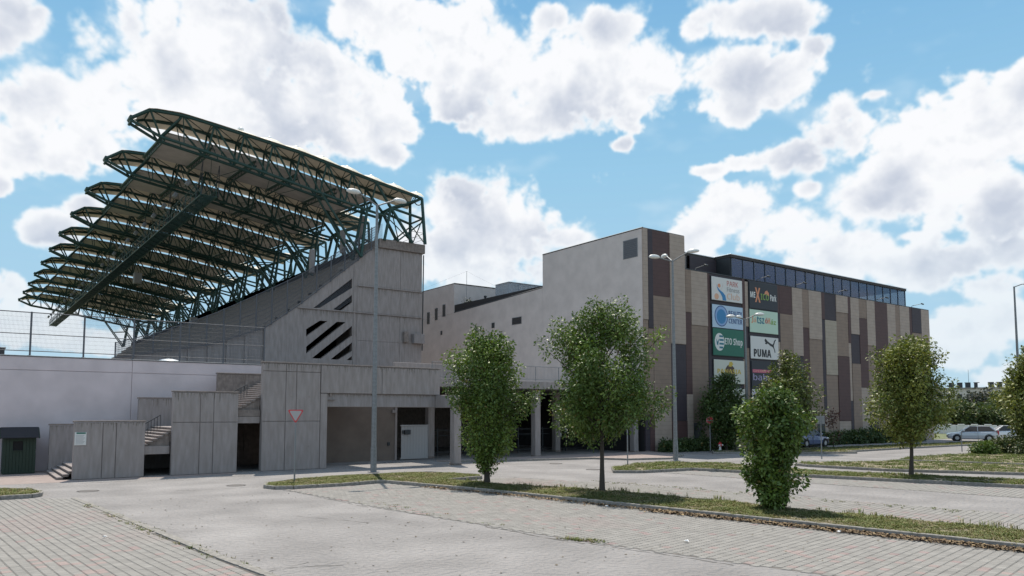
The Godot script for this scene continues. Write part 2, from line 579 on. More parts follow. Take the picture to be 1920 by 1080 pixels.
func kerb_row(parent: Node, pts: Array, h := 0.13, wide := 0.12, step := 1.0, called := "kerb_stone") -> void:
	# single stones laid along a line of (u, v) points
	if kerb_mesh == null:
		var b := MB.new()
		b.cbox(Vector3(-0.5, 0, -0.5), Vector3(0.5, 1, 0.5), 0.09)
		kerb_mesh = b.mesh()
	for i in pts.size() - 1:
		var a := Vector2(pts[i][0], pts[i][1])
		var z := Vector2(pts[i + 1][0], pts[i + 1][1])
		var ln := a.distance_to(z)
		var k := maxi(1, roundi(ln / step))
		for j in k:
			var p := a.lerp(z, (j + 0.5) / k)
			var d := (z - a).normalized()
			var ex := Vector3(d.x, 0, -d.y)
			var o := inst(called, kerb_mesh, M.kerb, parent)
			var bs := Basis(ex * (ln / k - 0.012), Vector3.UP * (h + rng.randf_range(-0.004, 0.004)), ex.cross(Vector3.UP) * wide)
			o.transform = Transform3D(bs, p3(p.x, 0, p.y))

func paver_mesh(seed_: int) -> ArrayMesh:
	# a concrete paving block with two spacer lugs on its long side
	var b := MB.new()
	b.cbox(Vector3(-0.0985, 0.0, -0.082), Vector3(0.0985, 0.026, 0.068), 0.004)
	b.box(Vector3(-0.070, 0.0, 0.067), Vector3(-0.024, 0.023, 0.094))
	b.box(Vector3(0.026, 0.0, 0.067), Vector3(0.072, 0.023, 0.094))
	return b.mesh()

func pave(parent: Node, poly: Array, axis: Vector2, singles: bool) -> void:
	# rows of blocks along axis inside the polygon of (u, v) points; the blocks nearest to the viewer are parts of their own
	var pp := PackedVector2Array()
	var lo := Vector2(1e9, 1e9)
	var hi := -lo
	axis = axis.normalized()
	var side := Vector2(-axis.y, axis.x)
	for p in poly:
		var q := Vector2(p[0], p[1])
		pp.append(q)
		var s := Vector2(q.dot(axis), q.dot(side))
		lo = lo.min(s)
		hi = hi.max(s)
	var list := []
	var row := 0
	var y := lo.y
	while y < hi.y:
		var x := lo.x + (0.1 if row % 2 else 0.0)
		while x < hi.x:
			var c := axis * x + side * y
			if Geometry2D.is_point_in_polygon(c, pp):
				list.append([c.length(), c])
			x += 0.2015
		y += 0.176
		row += 1
	# what the photograph shows largest comes first
	var near := func(e): return e[0] if e[1].x * 0.592 + e[1].y * 0.806 > 12.3 and absf(e[1].x * 0.806 - e[1].y * 0.592) < 0.69 * (e[1].x * 0.592 + e[1].y * 0.806) else e[0] + 1000.0
	list.sort_custom(func(a, b): return near.call(a) < near.call(b))
	var mesh := paver_mesh(1)
	var ex := Vector3(axis.x, 0, -axis.y)
	var where := []
	var tints := []
	var warm := FastNoiseLite.new()
	warm.seed = 44
	warm.frequency = 0.12
	var shades := []
	for k in 8:
		var m2: StandardMaterial3D = M.paver.duplicate()
		var g := 0.94 + 0.016 * k
		m2.albedo_color = Color(M.paver.albedo_color.srgb_to_linear() * Color(g * (1.12 if k == 6 else 1.0), g * (0.93 if k == 6 else 1.0), g * (0.93 if k == 6 else 1.0))).linear_to_srgb()
		shades.append(m2)
	for i in list.size():
		var c: Vector2 = list[i][1]
		var tilt := Basis(ex, Vector3.UP, ex.cross(Vector3.UP)).rotated(ex, rng.randf_range(-0.012, 0.012))
		var t := Transform3D(tilt, p3(c.x, -0.014 + rng.randf_range(-0.0015, 0.0015), c.y))
		if singles and i < 300:
			var o := inst("paver", mesh, shades[rng.randi() % 8], parent)
			o.transform = t
			continue
		where.append(t)
		var g := rng.randf_range(0.94, 1.06)
		var pink := 1.0 if rng.randf() < 0.05 else smooth(0.25, 0.5, warm.get_noise_2dv(c)) * 0.3
		tints.append(Color(g * (1.0 + 0.12 * pink), g * (1.0 - 0.10 * pink), g * (1.0 - 0.08 * pink)))
	copies("pavers", mesh, M.paver, where, tints, parent)

var tuft_mesh: ArrayMesh

func grass(poly: Array, per_m2: float, y: float, tall: float, bare: float, called := "grass", green := 0.0) -> void:
	if tuft_mesh == null:
		var b := MB.new()
		var r := RandomNumberGenerator.new()
		r.seed = 9
		for k in 7:
			var a := r.randf() * TAU
			var o := Vector3(r.randf_range(-0.05, 0.05), 0, r.randf_range(-0.05, 0.05))
			var tall1 := r.randf_range(0.055, 0.085)
			var lean := Vector3(cos(a), 0, sin(a)) * tall1 * r.randf_range(0.2, 1.1)
			var s := Vector3(-sin(a), 0, cos(a)) * 0.0035
			var mid := o + Vector3(0, tall1 * 0.62, 0) + lean * 0.38
			var tip := o + Vector3(0, tall1, 0) + lean
			var nn := (lean.normalized() * 0.6 + Vector3.UP).normalized()
			b.quad(o - s * 1.5, o + s * 1.5, mid + s * 1.3, mid - s * 1.3, nn)
			b.tri(mid - s * 1.3, mid + s * 1.3, tip, nn)
		tuft_mesh = b.mesh()
	var pp := PackedVector2Array()
	var lo := Vector2(1e9, 1e9)
	var hi := -lo
	for p in poly:
		var q := Vector2(p[0], p[1])
		pp.append(q)
		lo = lo.min(q)
		hi = hi.max(q)
	var patch := FastNoiseLite.new()
	patch.seed = 17
	patch.frequency = 0.55
	var where := []
	var tints := []
	for i in int((hi.x - lo.x) * (hi.y - lo.y) * per_m2):
		var q := Vector2(rng.randf_range(lo.x, hi.x), rng.randf_range(lo.y, hi.y))
		if not Geometry2D.is_point_in_polygon(q, pp):
			continue
		var d := patch.get_noise_2dv(q) * 0.9 + 0.5
		if rng.randf() > d + 1.0 - bare:
			continue
		var s := tall * rng.randf_range(0.5, 1.15) * clampf(d + 0.4, 0.5, 1.1)
		var k := s / 0.075
		where.append(Transform3D(Basis(Vector3.UP, rng.randf() * TAU).scaled(Vector3(1.0 + 0.3 * k, k, 1.0 + 0.3 * k)), p3(q.x, y, q.y)))
		var dry := clampf(rng.randf() * 1.1 - d * 0.5 - green, 0.0, 1.0)
		tints.append(Color(0.125, 0.170, 0.042).lerp(Color(0.33, 0.27, 0.145), dry) * rng.randf_range(0.75, 1.2))
	copies(called, tuft_mesh, M.grass, where, tints)

# ---------------------------------------------------------------- walls of cast panels

func panel_row(parent: Node, called: String, us: Array, hs: Array, v: float, proud: float, gap: float, m: Material, ch := 0.012) -> void:
	# separate panels in the plane v, a joint of width gap between them
	for i in us.size() - 1:
		for j in hs.size() - 1:
			part(called, p3(us[i] + gap * 0.5, hs[j] + gap * 0.5, v), p3(us[i + 1] - gap * 0.5, hs[j + 1] - gap * 0.5, v + proud), m, parent, ch)

func concrete_wall(label: String, us: Array, hs: Array, v: float, thick: float, m: Material) -> Node3D:
	var t := thing("concrete_wall", label, "wall")
	var u0: float = us[0]
	var u1: float = us[-1]
	var top: float = hs[-1]
	panel_row(t, "concrete_panel", us, hs, v, 0.06, 0.022, m)
	part("wall_core", p3(u0 + 0.02, 0.0, v + 0.055), p3(u1 - 0.02, top - 0.02, v + thick), m, t)
	part("coping", p3(u0 - 0.02, top, v - 0.02), p3(u1 + 0.02, top + 0.07, v + thick + 0.02), M.concrete_dark, t, 0.012)
	drips(t, u0, u1, top - 0.012, v - 0.003, 0.42)
	return t

func drips(t: Node3D, u0: float, u1: float, top: float, v: float, long: float) -> void:
	# dark run-off marks below an edge, each with its own ragged outline
	var b := MB.new()
	var u := u0 + 0.03
	while u < u1 - 0.08:
		var w := rng.randf_range(0.015, 0.06)
		var l := long * pow(rng.randf(), 2.2) + 0.05
		var tip := rng.randf_range(0.15, 0.6)
		b.quad(p3(u, top, v), p3(u + w, top, v), p3(u + w * (0.5 + tip * 0.5), top - l * 0.7, v), p3(u + w * (0.5 - tip * 0.5), top - l * rng.randf_range(0.6, 0.8), v), Vector3(0, 0, 1))
		b.tri(p3(u + w * (0.5 - tip * 0.5), top - l * 0.6, v - 0.0005), p3(u + w * (0.5 + tip * 0.5), top - l * 0.7, v - 0.0005), p3(u + w * 0.5, top - l, v - 0.0005), Vector3(0, 0, 1))
		u += w + absf(rng.randfn(0.0, 0.07))
	obj("damp_stain", b, M.damp_stain, t).set_meta("kind", "stuff")

func make_front_walls() -> void:
	var a := concrete_wall("low concrete wall of three panels carrying the white notice board", [3.7, 4.76, 5.26, 6.37], [0.0, 2.33], 35.2, 0.3, M.concrete)
	concrete_wall("middle-height concrete wall of six panels between the two dark openings", [7.43, 8.58, 9.16, 10.24], [0.0, 2.3, 3.63], 35.2, 0.3, M.concrete)
	var p := concrete_wall("tall concrete end wall with tie-holes beside the gateway opening", [11.33, 12.44, 12.96, 14.17], [0.0, 2.32, 4.7, 5.08], 35.2, 0.35, M.concrete)
	for u in [12.7, 13.6]:
		for h in [1.1, 3.5]:
			var hole := MB.new()
			hole.tube(p3(u, h, 35.199), p3(u, h, 35.205), 0.025, 0.025, 8)
			obj("tie_hole", hole, M.concrete_dark, p)
	var nb := thing("notice_board", "white notice board with green header on the low concrete wall", "notice board")
	part("board", p3(3.74, 1.40, 35.17), p3(4.16, 1.93, 35.197), M.print_white, nb, 0.006)
	part("header", p3(3.80, 1.86, 35.166), p3(4.13, 1.92, 35.17), M.print_green, nb)
	for k in 8:
		part("text_line", p3(3.78, 1.45 + 0.048 * k, 35.167), p3(4.05 + 0.03 * (k % 3), 1.462 + 0.048 * k, 35.17), M.ink_grey, nb)
	concrete_wall("lowest rear stair wall behind the bottom steps near the green hut", [3.26, 5.2, 6.92], [0.0, 2.15], 40.2, 0.3, M.concrete_grey)
	concrete_wall("middle rear stair wall rising behind the middle-height wall", [6.92, 8.8, 10.6], [0.0, 3.42], 40.2, 0.3, M.concrete_grey)
	concrete_wall("top rear stair wall under the mesh fence, blotched with damp", [10.6, 12.0, 13.3], [0.0, 4.75], 40.2, 0.3, M.concrete_dark)
	# the stair itself, in two flights
	var s := thing("staircase", "concrete staircase climbing to the terrace between the grey walls", "stairs")
	var u := 3.2
	var h := 0.0
	for k in 42:
		var wide := 0.205
		if k == 3:
			wide = 1.05
		if k == 17:
			wide = 1.30
		h += 0.1155
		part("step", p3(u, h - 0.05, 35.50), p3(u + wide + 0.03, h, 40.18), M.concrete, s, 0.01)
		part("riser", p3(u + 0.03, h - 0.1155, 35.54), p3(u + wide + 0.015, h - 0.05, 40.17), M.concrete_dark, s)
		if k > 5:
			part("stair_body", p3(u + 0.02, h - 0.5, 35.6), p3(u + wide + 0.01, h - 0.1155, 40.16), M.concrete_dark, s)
		u += wide
	for seg in [[6.38, 0.94, 7.42, 0.94, 7.42, 1.85, 6.38, 1.2], [10.25, 2.25, 11.32, 2.25, 11.32, 3.38, 10.25, 2.75]]:
		var sb := MB.new()
		sb.prism(PackedVector2Array([Vector2(seg[0], seg[1]), Vector2(seg[2], seg[3]), Vector2(seg[4], seg[5]), Vector2(seg[6], seg[7])]), p3(0, 0, 35.58), Vector3.RIGHT, Vector3.UP, p3(0, 0, 0.3))
		obj("stringer", sb, M.concrete_dark, s)
	part("landing_beam", p3(6.39, 0.93, 35.45), p3(7.41, 1.28, 35.7), M.concrete, s, 0.01)
	part("landing_beam", p3(10.26, 2.24, 35.45), p3(11.31, 2.55, 35.7), M.concrete, s, 0.01)
	part("landing_beam", p3(10.26, 2.56, 35.43), p3(11.31, 2.87, 35.7), M.concrete_dark, s, 0.01)
	part("top_landing", p3(u - 0.02, 4.5, 35.5), p3(14.48, 4.85, 40.19), M.concrete, s)  # landing added to stop sunlight leaking into the stair void
	part("added_void_wall", p3(13.95, 0.0, 35.56), p3(14.15, 4.25, 40.2), M.concrete_dark, s)  # wall added to keep light out of the void under the stair
	part("added_void_wall", p3(5.9, 0.0, 35.56), p3(6.1, 0.75, 40.15), M.concrete_dark, s)  # added too, shuts the low end of the void against light
	for seg in [[6.5, 1.45, 7.4, 2.0], [10.3, 2.95, 11.3, 3.5]]:
		var rl := MB.new()
		var n := 7
		for k in n + 1:
			var x: float = lerpf(seg[0], seg[2], float(k) / n)
			var y: float = lerpf(seg[1], seg[3], float(k) / n)
			rl.tube(p3(x, y, 37.5), p3(x, y + 0.62, 37.5), 0.012, 0.012, 4)
		rl.tube(p3(seg[0], seg[1] + 0.62, 37.5), p3(seg[2], seg[3] + 0.62, 37.5), 0.02, 0.02, 5)
		obj("handrail", rl, M.dark_steel, s)

func make_white_wall() -> void:
	var t := thing("terrace_wall", "long white rendered terrace wall under the mesh fence", "wall")
	panel_row(t, "render_panel", [-26.0, -19.0, -12.0, -5.5, 0.6, 6.8, 13.3], [0.0, 4.72, 5.36], 41.5, 0.05, 0.02, M.white_render, 0.008)
	part("wall_core", p3(-26, 0, 41.548), p3(13.3, 5.34, 41.85), M.white_render, t)
	part("coping", p3(-26, 5.362, 41.46), p3(13.3, 5.41, 41.9), M.grey_steel, t, 0.01)
	var s := slab([[-26, 41.86], [14.5, 41.86], [14.5, 35.56], [17.2, 35.56], [17.2, 39.0], [21.0, 39.0], [21.0, 36.3], [38.3, 36.3], [38.3, 70], [-26, 70]], 4.28, 4.62)
	var ts := struct("terrace_slab", s, M.concrete_grey)
	part("edge_beam", p3(21.0, 4.20, 36.22), p3(38.3, 4.66, 36.297), M.concrete, ts, 0.01)
	part("parapet", p3(23.3, 4.62, 45.0), p3(29.5, 6.14, 45.3), M.concrete, ts, 0.02)
	var back := MB.new()
	back.box(p3(11, 0, 53), p3(38.3, 4.27, 53.3))
	back.box(p3(14.2, 0, 41.9), p3(14.5, 4.27, 53))
	struct("undercroft_wall", back, M.concrete_dark)
	# domes that light the rooms under the terrace
	for k in [[9.42, 46.0, 1.25, 0.34, "larger of the two white roof lights, left of the other"], [12.95, 46.0, 0.72, 0.16, "smaller white roof light beside the stand wall"]]:
		var d := thing("roof_light", k[4] + ", on the terrace", "roof light", p3(k[0], 4.62, k[1]))
		part("curb", Vector3(-k[2] * 0.55, 0, -0.6), Vector3(k[2] * 0.55, 0.86, 0.6), M.white_panel, d, 0.02)
		var b := MB.new()
		b.ball(Vector3(0, 0.862, 0), Vector3(k[2] * 0.6, k[3], 0.62), 6, 16, 0.0, 0.5)
		obj("dome", b, M.dome_white, d)
	var dk := thing("roof_unit", "dark flat unit on the terrace at the left picture edge", "vent", p3(1.0, 4.62, 46.0))
	part("casing", Vector3(-1.2, 0, -0.5), Vector3(0.6, 1.35, 0.5), M.dark_steel, dk, 0.03)
	part("lid", Vector3(-1.25, 1.35, -0.55), Vector3(0.65, 1.42, 0.55), M.grey_steel, dk, 0.02)
	make_fence("mesh_fence", "tall see-through mesh fence on posts along the white wall", -12.95, 13.45, 41.68, 5.41, 7.46, 2.2, 0.05)

func make_fence(called: String, label: String, u0: float, u1: float, v: float, h0: float, h1: float, every: float, pitch: float) -> void:
	var t := thing(called, label, "fence")
	var k := roundi((u1 - u0) / every)
	for i in k + 1:
		var b := MB.new()
		var u := lerpf(u0, u1, float(i) / k)
		b.tube(p3(u, h0, v), p3(u, h1 + 0.03, v), 0.04, 0.04, 8)
		b.box(p3(u - 0.08, h0, v + 0.08), p3(u + 0.08, h0 + 0.015, v - 0.08))
		obj("post", b, M.screen_steel, t)
	for h in [h0 + 0.22, lerpf(h0, h1, 0.5), h1]:
		var b := MB.new()
		b.tube(p3(u0, h, v), p3(u1, h, v), 0.022, 0.022, 6)
		obj("rail", b, M.screen_steel, t)
	var w := MB.new()
	var x := u0 + pitch
	while x < u1:
		w.tube(p3(x, h0 + 0.22, v - 0.03), p3(x, h1, v - 0.03), 0.003, 0.003, 4, false)
		x += pitch
	var y := h0 + 0.22
	while y < h1:
		w.tube(p3(u0, y, v - 0.033), p3(u1, y, v - 0.033), 0.003, 0.003, 4, false)
		y += 0.2
	obj("wire_mesh", w, M.screen_steel, t).set_meta("kind", "stuff")

func make_gateway() -> void:
	var t := thing("gateway", "concrete gateway beam over the wide dark entrance", "gateway")
	part("pillar", p3(14.19, 0, 35.22), p3(14.55, 3.68, 35.55), M.concrete, t, 0.02)
	panel_row(t, "beam_panel", [14.19, 17.5, 20.98], [3.69, 5.08], 35.2, 0.06, 0.02, M.concrete)
	part("beam_core", p3(14.2, 3.70, 35.255), p3(20.96, 5.06, 35.55), M.concrete, t)
	part("lower_beam", p3(14.56, 3.02, 35.32), p3(21.0, 3.69, 35.75), M.concrete_grey, t, 0.02)
	part("coping", p3(14.19, 5.082, 35.18), p3(21.0, 5.15, 35.57), M.concrete_dark, t, 0.012)
	drips(t, 14.25, 20.95, 5.07, 35.197, 0.4)
	drips(t, 14.6, 20.9, 3.66, 35.317, 0.12)
	for k in [[14.62, 3.55, 0.10, 0.35], [14.62, 3.33, 0.42, 0.06]]:
		part("bracket", p3(k[0] - k[2] * 0.5 + 0.1, k[1], 35.24), p3(k[0] + k[2] * 0.5 + 0.1, k[1] + k[3], 35.32), M.concrete_dark, t, 0.01)
	var iw := thing("inner_wall", "brown plastered wall inside the wide gateway", "wall")
	part("plaster", p3(14.5, 0, 39.0), p3(20.3, 4.27, 39.3), M.brown_wall, iw)
	part("corner_strip", p3(20.22, 0, 38.95), p3(20.36, 4.2, 39.34), M.concrete, iw, 0.01)
	part("socket_box", p3(18.9, 0.62, 38.93), p3(19.0, 0.75, 39.0), M.dark_steel, iw, 0.01)
	part("socket_box", p3(19.75, 0.85, 38.93), p3(19.9, 1.05, 39.0), M.dark_steel, iw, 0.01)
	part("junction_box", p3(20.0, 2.72, 38.85), p3(20.3, 2.9, 38.95), M.concrete_grey, iw, 0.01)
	var g := thing("gate_panel", "pale metal gate panel with dark control box inside the gateway", "gate")
	for k in 9:
		part("sheet_rib", p3(20.55 + k * 0.195, 0.12, 38.8), p3(20.55 + k * 0.195 + 0.192, 1.95, 38.83), M.white_panel, g, 0.006)
	part("frame", p3(20.5, 1.95, 38.77), p3(22.33, 2.03, 38.86), M.white_panel, g, 0.01)
	part("frame", p3(20.5, 0.05, 38.77), p3(22.33, 0.12, 38.86), M.white_panel, g, 0.01)
	part("frame", p3(22.27, 0.12, 38.77), p3(22.33, 1.95, 38.86), M.white_panel, g, 0.01)
	part("control_box", p3(20.72, 1.48, 38.66), p3(21.1, 1.74, 38.79), M.dark_steel, g, 0.015)
	part("intercom", p3(20.60, 1.52, 38.7), p3(20.68, 1.72, 38.79), M.dark_steel, g, 0.01)
	var cl := [[21.0, 33.6, "square concrete column in the sun beside the left bushy tree"], [28.84, 36.75, "concrete column at the terrace edge between the two big trees"], [28.9, 40.2, "concrete column set back behind the dark fence"], [22.9, 39.6, "pale column behind the sunlit square column"], [37.7, 37.0, "pale blue-grey column under the shop corner"], [34.0, 41.0, "concrete column deep under the terrace behind the round tree"]]
	for k in cl:
		var c := thing("concrete_column", k[2], "column", p3(k[0], 0, k[1]))
		part("shaft", Vector3(-0.22, 0.0, -0.22), Vector3(0.22, 3.0 if k[1] < 34 else 4.2, 0.22), M.concrete if k[0] < 37 else M.concrete_grey, c, 0.03)
		part("plinth", Vector3(-0.24, 0.0, -0.24), Vector3(0.24, 0.12, 0.24), M.concrete_dark, c, 0.02)
	# column head that carries the end of the beam
	part("end_block", p3(20.75, 3.0, 33.4), p3(21.25, 3.68, 35.32), M.concrete_grey, t, 0.02)
	var r := thing("terrace_railing", "thin steel railing along the terrace slab between the trees", "railing")
	for i in 10:
		var b := MB.new()
		var u := 21.2 + i * 1.85
		b.tube(p3(u, 4.62, 36.45), p3(u, 5.6, 36.45), 0.022, 0.022, 6)
		obj("post", b, M.grey_steel, r)
	for h in [4.8, 5.6]:
		var b := MB.new()
		b.tube(p3(21.2, h, 36.45), p3(37.9, h, 36.45), 0.02, 0.02, 6)
		obj("rail", b, M.grey_steel, r)
	var bars := MB.new()
	for i in 150:
		bars.tube(p3(21.2 + i * 0.111, 4.8, 36.45), p3(21.2 + i * 0.111, 5.6, 36.45), 0.006, 0.006, 4, false)
	obj("bars", bars, M.grey_steel, r).set_meta("kind", "stuff")
	var f := thing("undercroft_fence", "dark bar fence closing the space under the terrace", "fence")
	for i in 8:
		part("post", p3(22.4 + i * 2.15, 0, 41.5), p3(22.46 + i * 2.15, 1.75, 41.56), M.dark_steel, f)
	for h in [0.2, 1.25, 1.6]:
		part("rail", p3(22.4, h, 41.52), p3(37.5, h + 0.04, 41.55), M.dark_steel, f)
	var fb := MB.new()
	for i in 136:
		fb.tube(p3(22.4 + i * 0.11, 0.1, 41.535), p3(22.4 + i * 0.11, 1.75, 41.535), 0.009, 0.009, 4, false)
	obj("bars", fb, M.dark_steel, f).set_meta("kind", "stuff")
	for k in [[34.6, 1.0], [35.1, 1.35]]:
		part("paper_notice", p3(k[0], k[1], 41.4), p3(k[0] + 0.22, k[1] + 0.3, 41.41), M.print_white, f)

func make_hut() -> void:
	var t := thing("garden_hut", "small dark green wooden hut against the white wall", "hut")
	var u0 := 1.52
	var u1 := 2.76
	for k in 10:
		var a := lerpf(u0, u1, k / 10.0)
		var b := lerpf(u0, u1, (k + 1) / 10.0)
		if k in [3, 4, 5]:
			part("plank", p3(a + 0.003, 0.02, 40.0), p3(b - 0.003, 1.05, 40.03), M.hut_green, t, 0.006)
			part("plank", p3(a + 0.003, 1.46, 40.0), p3(b - 0.003, 1.72, 40.03), M.hut_green, t, 0.006)
		else:
			part("plank", p3(a + 0.003, 0.02, 40.0), p3(b - 0.003, 1.72, 40.03), M.hut_green, t, 0.006)
	for k in 8:
		part("plank", p3(u0, 0.02, 40.035 + k * 0.15), p3(u0 + 0.03, 1.72, 40.18 + k * 0.15), M.hut_green, t, 0.006)
		part("plank", p3(u1 - 0.03, 0.02, 40.035 + k * 0.15), p3(u1, 1.72, 40.18 + k * 0.15), M.hut_green, t, 0.006)
	part("back_wall", p3(u0, 0.02, 41.2), p3(u1, 1.72, 41.23), M.hut_green, t)
	part("window_frame", p3(1.86, 1.46, 39.98), p3(2.28, 1.50, 40.0), M.hut_green, t)
	part("window_frame", p3(1.86, 1.01, 39.96), p3(2.28, 1.05, 40.0), M.hut_green, t)
	part("inner_shade_sheet", p3(1.88, 1.05, 40.035), p3(2.26, 1.46, 40.04), M.black_void, t)  # black sheet painted for the shade inside the hut
	for s in 2:
		for k in 5:
			var b := MB.new()
			var v0 := 39.8 + k * 0.165 if s == 0 else 41.45 - k * 0.165
			var v1 := v0 + (0.175 if s == 0 else -0.175)
			var h0 := 1.60 + k * 0.087
			b.prism(PackedVector2Array([Vector2(0, 0), Vector2(1, 0.0), Vector2(1, 0.035), Vector2(0, 0.035)]), p3(u0 - 0.1, h0, v0), Vector3(u1 - u0 + 0.2, 0, 0), Vector3.UP, p3(0, 0.092, v1 - v0) * 1.03)
			obj("roof_board", b, M.hut_roof, t)
	for u in [u0, u1 - 0.03]:
		var g := MB.new()
		g.prism(PackedVector2Array([Vector2(0, 0), Vector2(1.23, 0), Vector2(0.615, 0.3)]), p3(u, 1.72, 40.0), Vector3(0, 0, -1), Vector3.UP, Vector3(0.03, 0, 0))
		obj("gable", g, M.hut_green, t)
	for u in [u0 - 0.12, u1 + 0.10]:
		for s in [[39.8, 40.62], [41.45, 40.62]]:
			var g := MB.new()
			g.tube(p3(u, 1.60, s[0]), p3(u, 2.04, s[1]), 0.035, 0.035, 4)
			obj("barge_board", g, M.hut_green, t)

# ---------------------------------------------------------------- the stadium stand

const STAND_V := 55.4

func top_chord(u: float) -> float:
	return curve(u, [[8.45, 22.9], [9.5, 23.5], [11.5, 23.62], [13.8, 23.4], [20.2, 22.7], [26.5, 21.6], [30.8, 20.95]])

func low_chord(u: float) -> float:
	return curve(u, [[8.45, 22.75], [10.3, 21.95], [14.6, 21.35], [26.0, 19.3], [27.5, 19.1]])

func curve(x: float, pts: Array) -> float:
	for i in pts.size() - 1:
		if x <= pts[i + 1][0]:
			return lerpf(pts[i][1], pts[i + 1][1], clampf((x - pts[i][0]) / (pts[i + 1][0] - pts[i][0]), 0.0, 1.0))
	return pts[-1][1]

func csg_poly(pts: Array, v: float, depth: float, m: Material, cut := false) -> CSGPolygon3D:
	var c := CSGPolygon3D.new()
	var pp := PackedVector2Array()
	for p in pts:
		pp.append(Vector2(p[0], p[1]))
	c.polygon = pp
	c.depth = depth
	c.position = Vector3(0, 0, -v)
	c.material = m
	if cut:
		c.operation = CSGShape3D.OPERATION_SUBTRACTION
	return c

func make_stand() -> void:
	var t := thing("stadium_stand", "concrete football stand with a green steel cantilever roof", "stadium stand")
	var v := STAND_V
	# end wall with slanted openings (the CSG polygon runs from v to v + depth away from the viewer)
	var w := CSGCombiner3D.new()
	w.name = "end_wall"
	t.add_child(w)
	w.add_child(csg_poly([[17.88, 4.6], [25.2, 4.6], [25.2, 15.0], [24.96, 14.83], [23.18, 13.33], [20.42, 10.97], [17.88, 9.07]], v, 0.5, M.concrete))
	for s in [[[21.61, 10.86], [22.13, 10.91], [24.77, 12.73], [24.76, 13.5]], [[23.22, 10.87], [23.89, 10.84], [24.79, 11.56], [24.78, 12.17]], [[21.05, 9.16], [21.06, 8.59], [22.76, 9.91], [22.15, 9.91]], [[21.08, 7.81], [21.09, 7.27], [24.27, 9.93], [23.55, 9.92]], [[21.56, 6.94], [22.29, 6.94], [24.84, 8.9], [24.82, 9.67]], [[23.08, 6.92], [23.74, 6.92], [24.86, 7.66], [24.85, 8.35]], [[24.4, 6.92], [24.86, 6.92], [24.86, 7.25]]]:
		w.add_child(csg_poly(s, v - 0.3, 1.2, M.concrete_dark, true))
	var pocket_lid := MB.new()  # slab added over the gap so the slots in the end wall stay dark
	pocket_lid.prism(PackedVector2Array([Vector2(17.9, 8.6), Vector2(20.4, 10.5), Vector2(23.2, 12.9), Vector2(25.2, 14.6), Vector2(25.2, 14.9), Vector2(23.18, 13.2), Vector2(20.42, 10.85), Vector2(17.9, 8.95)]), p3(0, 0, v + 0.5), Vector3.RIGHT, Vector3.UP, p3(0, 0, 1.2))
	obj("added_pocket_lid", pocket_lid, M.concrete_dark, t)
	part("added_pocket_wall", p3(17.9, 4.6, v + 0.5), p3(18.1, 8.6, v + 1.7), M.concrete_dark, t)  # added wall closing the left end of that dark pocket
	for k in 5:
		var lv := MB.new()
		lv.tube(p3(21.75 + k * 0.12, 10.95, v + 0.15), p3(24.76, 13.4 - k * 0.15, v + 0.15), 0.03, 0.03, 4)
		if k < 3:
			lv.tube(p3(23.4 + k * 0.16, 10.95, v + 0.15), p3(24.78, 12.05 - k * 0.15, v + 0.15), 0.03, 0.03, 4)
		obj("louvre", lv, M.screen_steel, t)
	part("wall_ledge", p3(20.3, 10.74, v - 0.10), p3(31.17, 10.83, v - 0.003), M.concrete, t, 0.02)
	part("wall_ledge", p3(25.25, 12.93, v - 0.10), p3(31.17, 13.03, v - 0.003), M.concrete, t, 0.02)
	part("wall_rib", p3(24.92, 4.7, v - 0.06), p3(25.06, 14.6, v - 0.003), M.concrete, t, 0.01)
	# stair tower
	panel_row(t, "tower_panel", [25.22, 26.86, 29.1, 31.17], [4.6, 8.54, 10.72], v - 0.003, 0.06, 0.02, M.concrete)
	panel_row(t, "tower_panel", [25.22, 26.86, 29.1, 31.17], [10.84, 12.92], v - 0.003, 0.06, 0.02, M.concrete)
	panel_row(t, "tower_panel", [27.0, 29.1, 31.17], [13.04, 16.3], v - 0.003, 0.06, 0.02, M.concrete)
	var tw := MB.new()
	tw.prism(PackedVector2Array([Vector2(25.21, 4.6), Vector2(31.16, 4.6), Vector2(31.16, 16.3), Vector2(26.7, 16.3), Vector2(25.21, 15.02)]), p3(0, 0, v + 0.03), Vector3.RIGHT, Vector3.UP, p3(0, 0, 4.0))
	obj("tower", tw, M.concrete, t)
	part("cap_slab", p3(27.05, 16.31, v - 0.18), p3(31.35, 17.08, v + 4.2), M.concrete_dark, t, 0.03)
	drips(t, 25.3, 31.1, 16.28, v - 0.006, 1.1)
	drips(t, 25.3, 31.1, 12.9, v - 0.006, 0.8)
	drips(t, 20.5, 31.1, 10.71, v - 0.006, 0.8)
	part("wall_box", p3(29.35, 8.6, v - 0.35), p3(29.75, 9.5, v - 0.01), M.concrete_dark, t, 0.02)
	part("wall_box", p3(30.2, 8.55, v - 0.5), p3(31.2, 9.35, v - 0.01), M.concrete_grey, t, 0.02)
	var pipe := MB.new()
	pipe.path([p3(31.28, 16.2, v - 0.02), p3(31.22, 8.0, v - 0.02)], 0.05)
	obj("drain_pipe", pipe, M.dark_steel, t)
	# lower flank wall in front of the lowest rows
	var fl := MB.new()
	fl.prism(PackedVector2Array([Vector2(7.0, 4.6), Vector2(17.86, 4.6), Vector2(17.86, 9.0), Vector2(14.24, 7.64), Vector2(8.79, 6.5), Vector2(7.0, 6.2)]), p3(0, 0, v + 0.25), Vector3.RIGHT, Vector3.UP, p3(0, 0, 0.4))
	obj("flank_wall", fl, M.concrete_grey, t)
	for u in [11.2, 12.6, 13.9, 15.2, 16.5]:
		part("pilaster", p3(u, 4.62, v + 0.1), p3(u + 0.22, curve(u, [[8.79, 6.4], [14.24, 7.55], [17.86, 8.9]]), v + 0.247), M.concrete_grey, t, 0.01)
	var hr := MB.new()
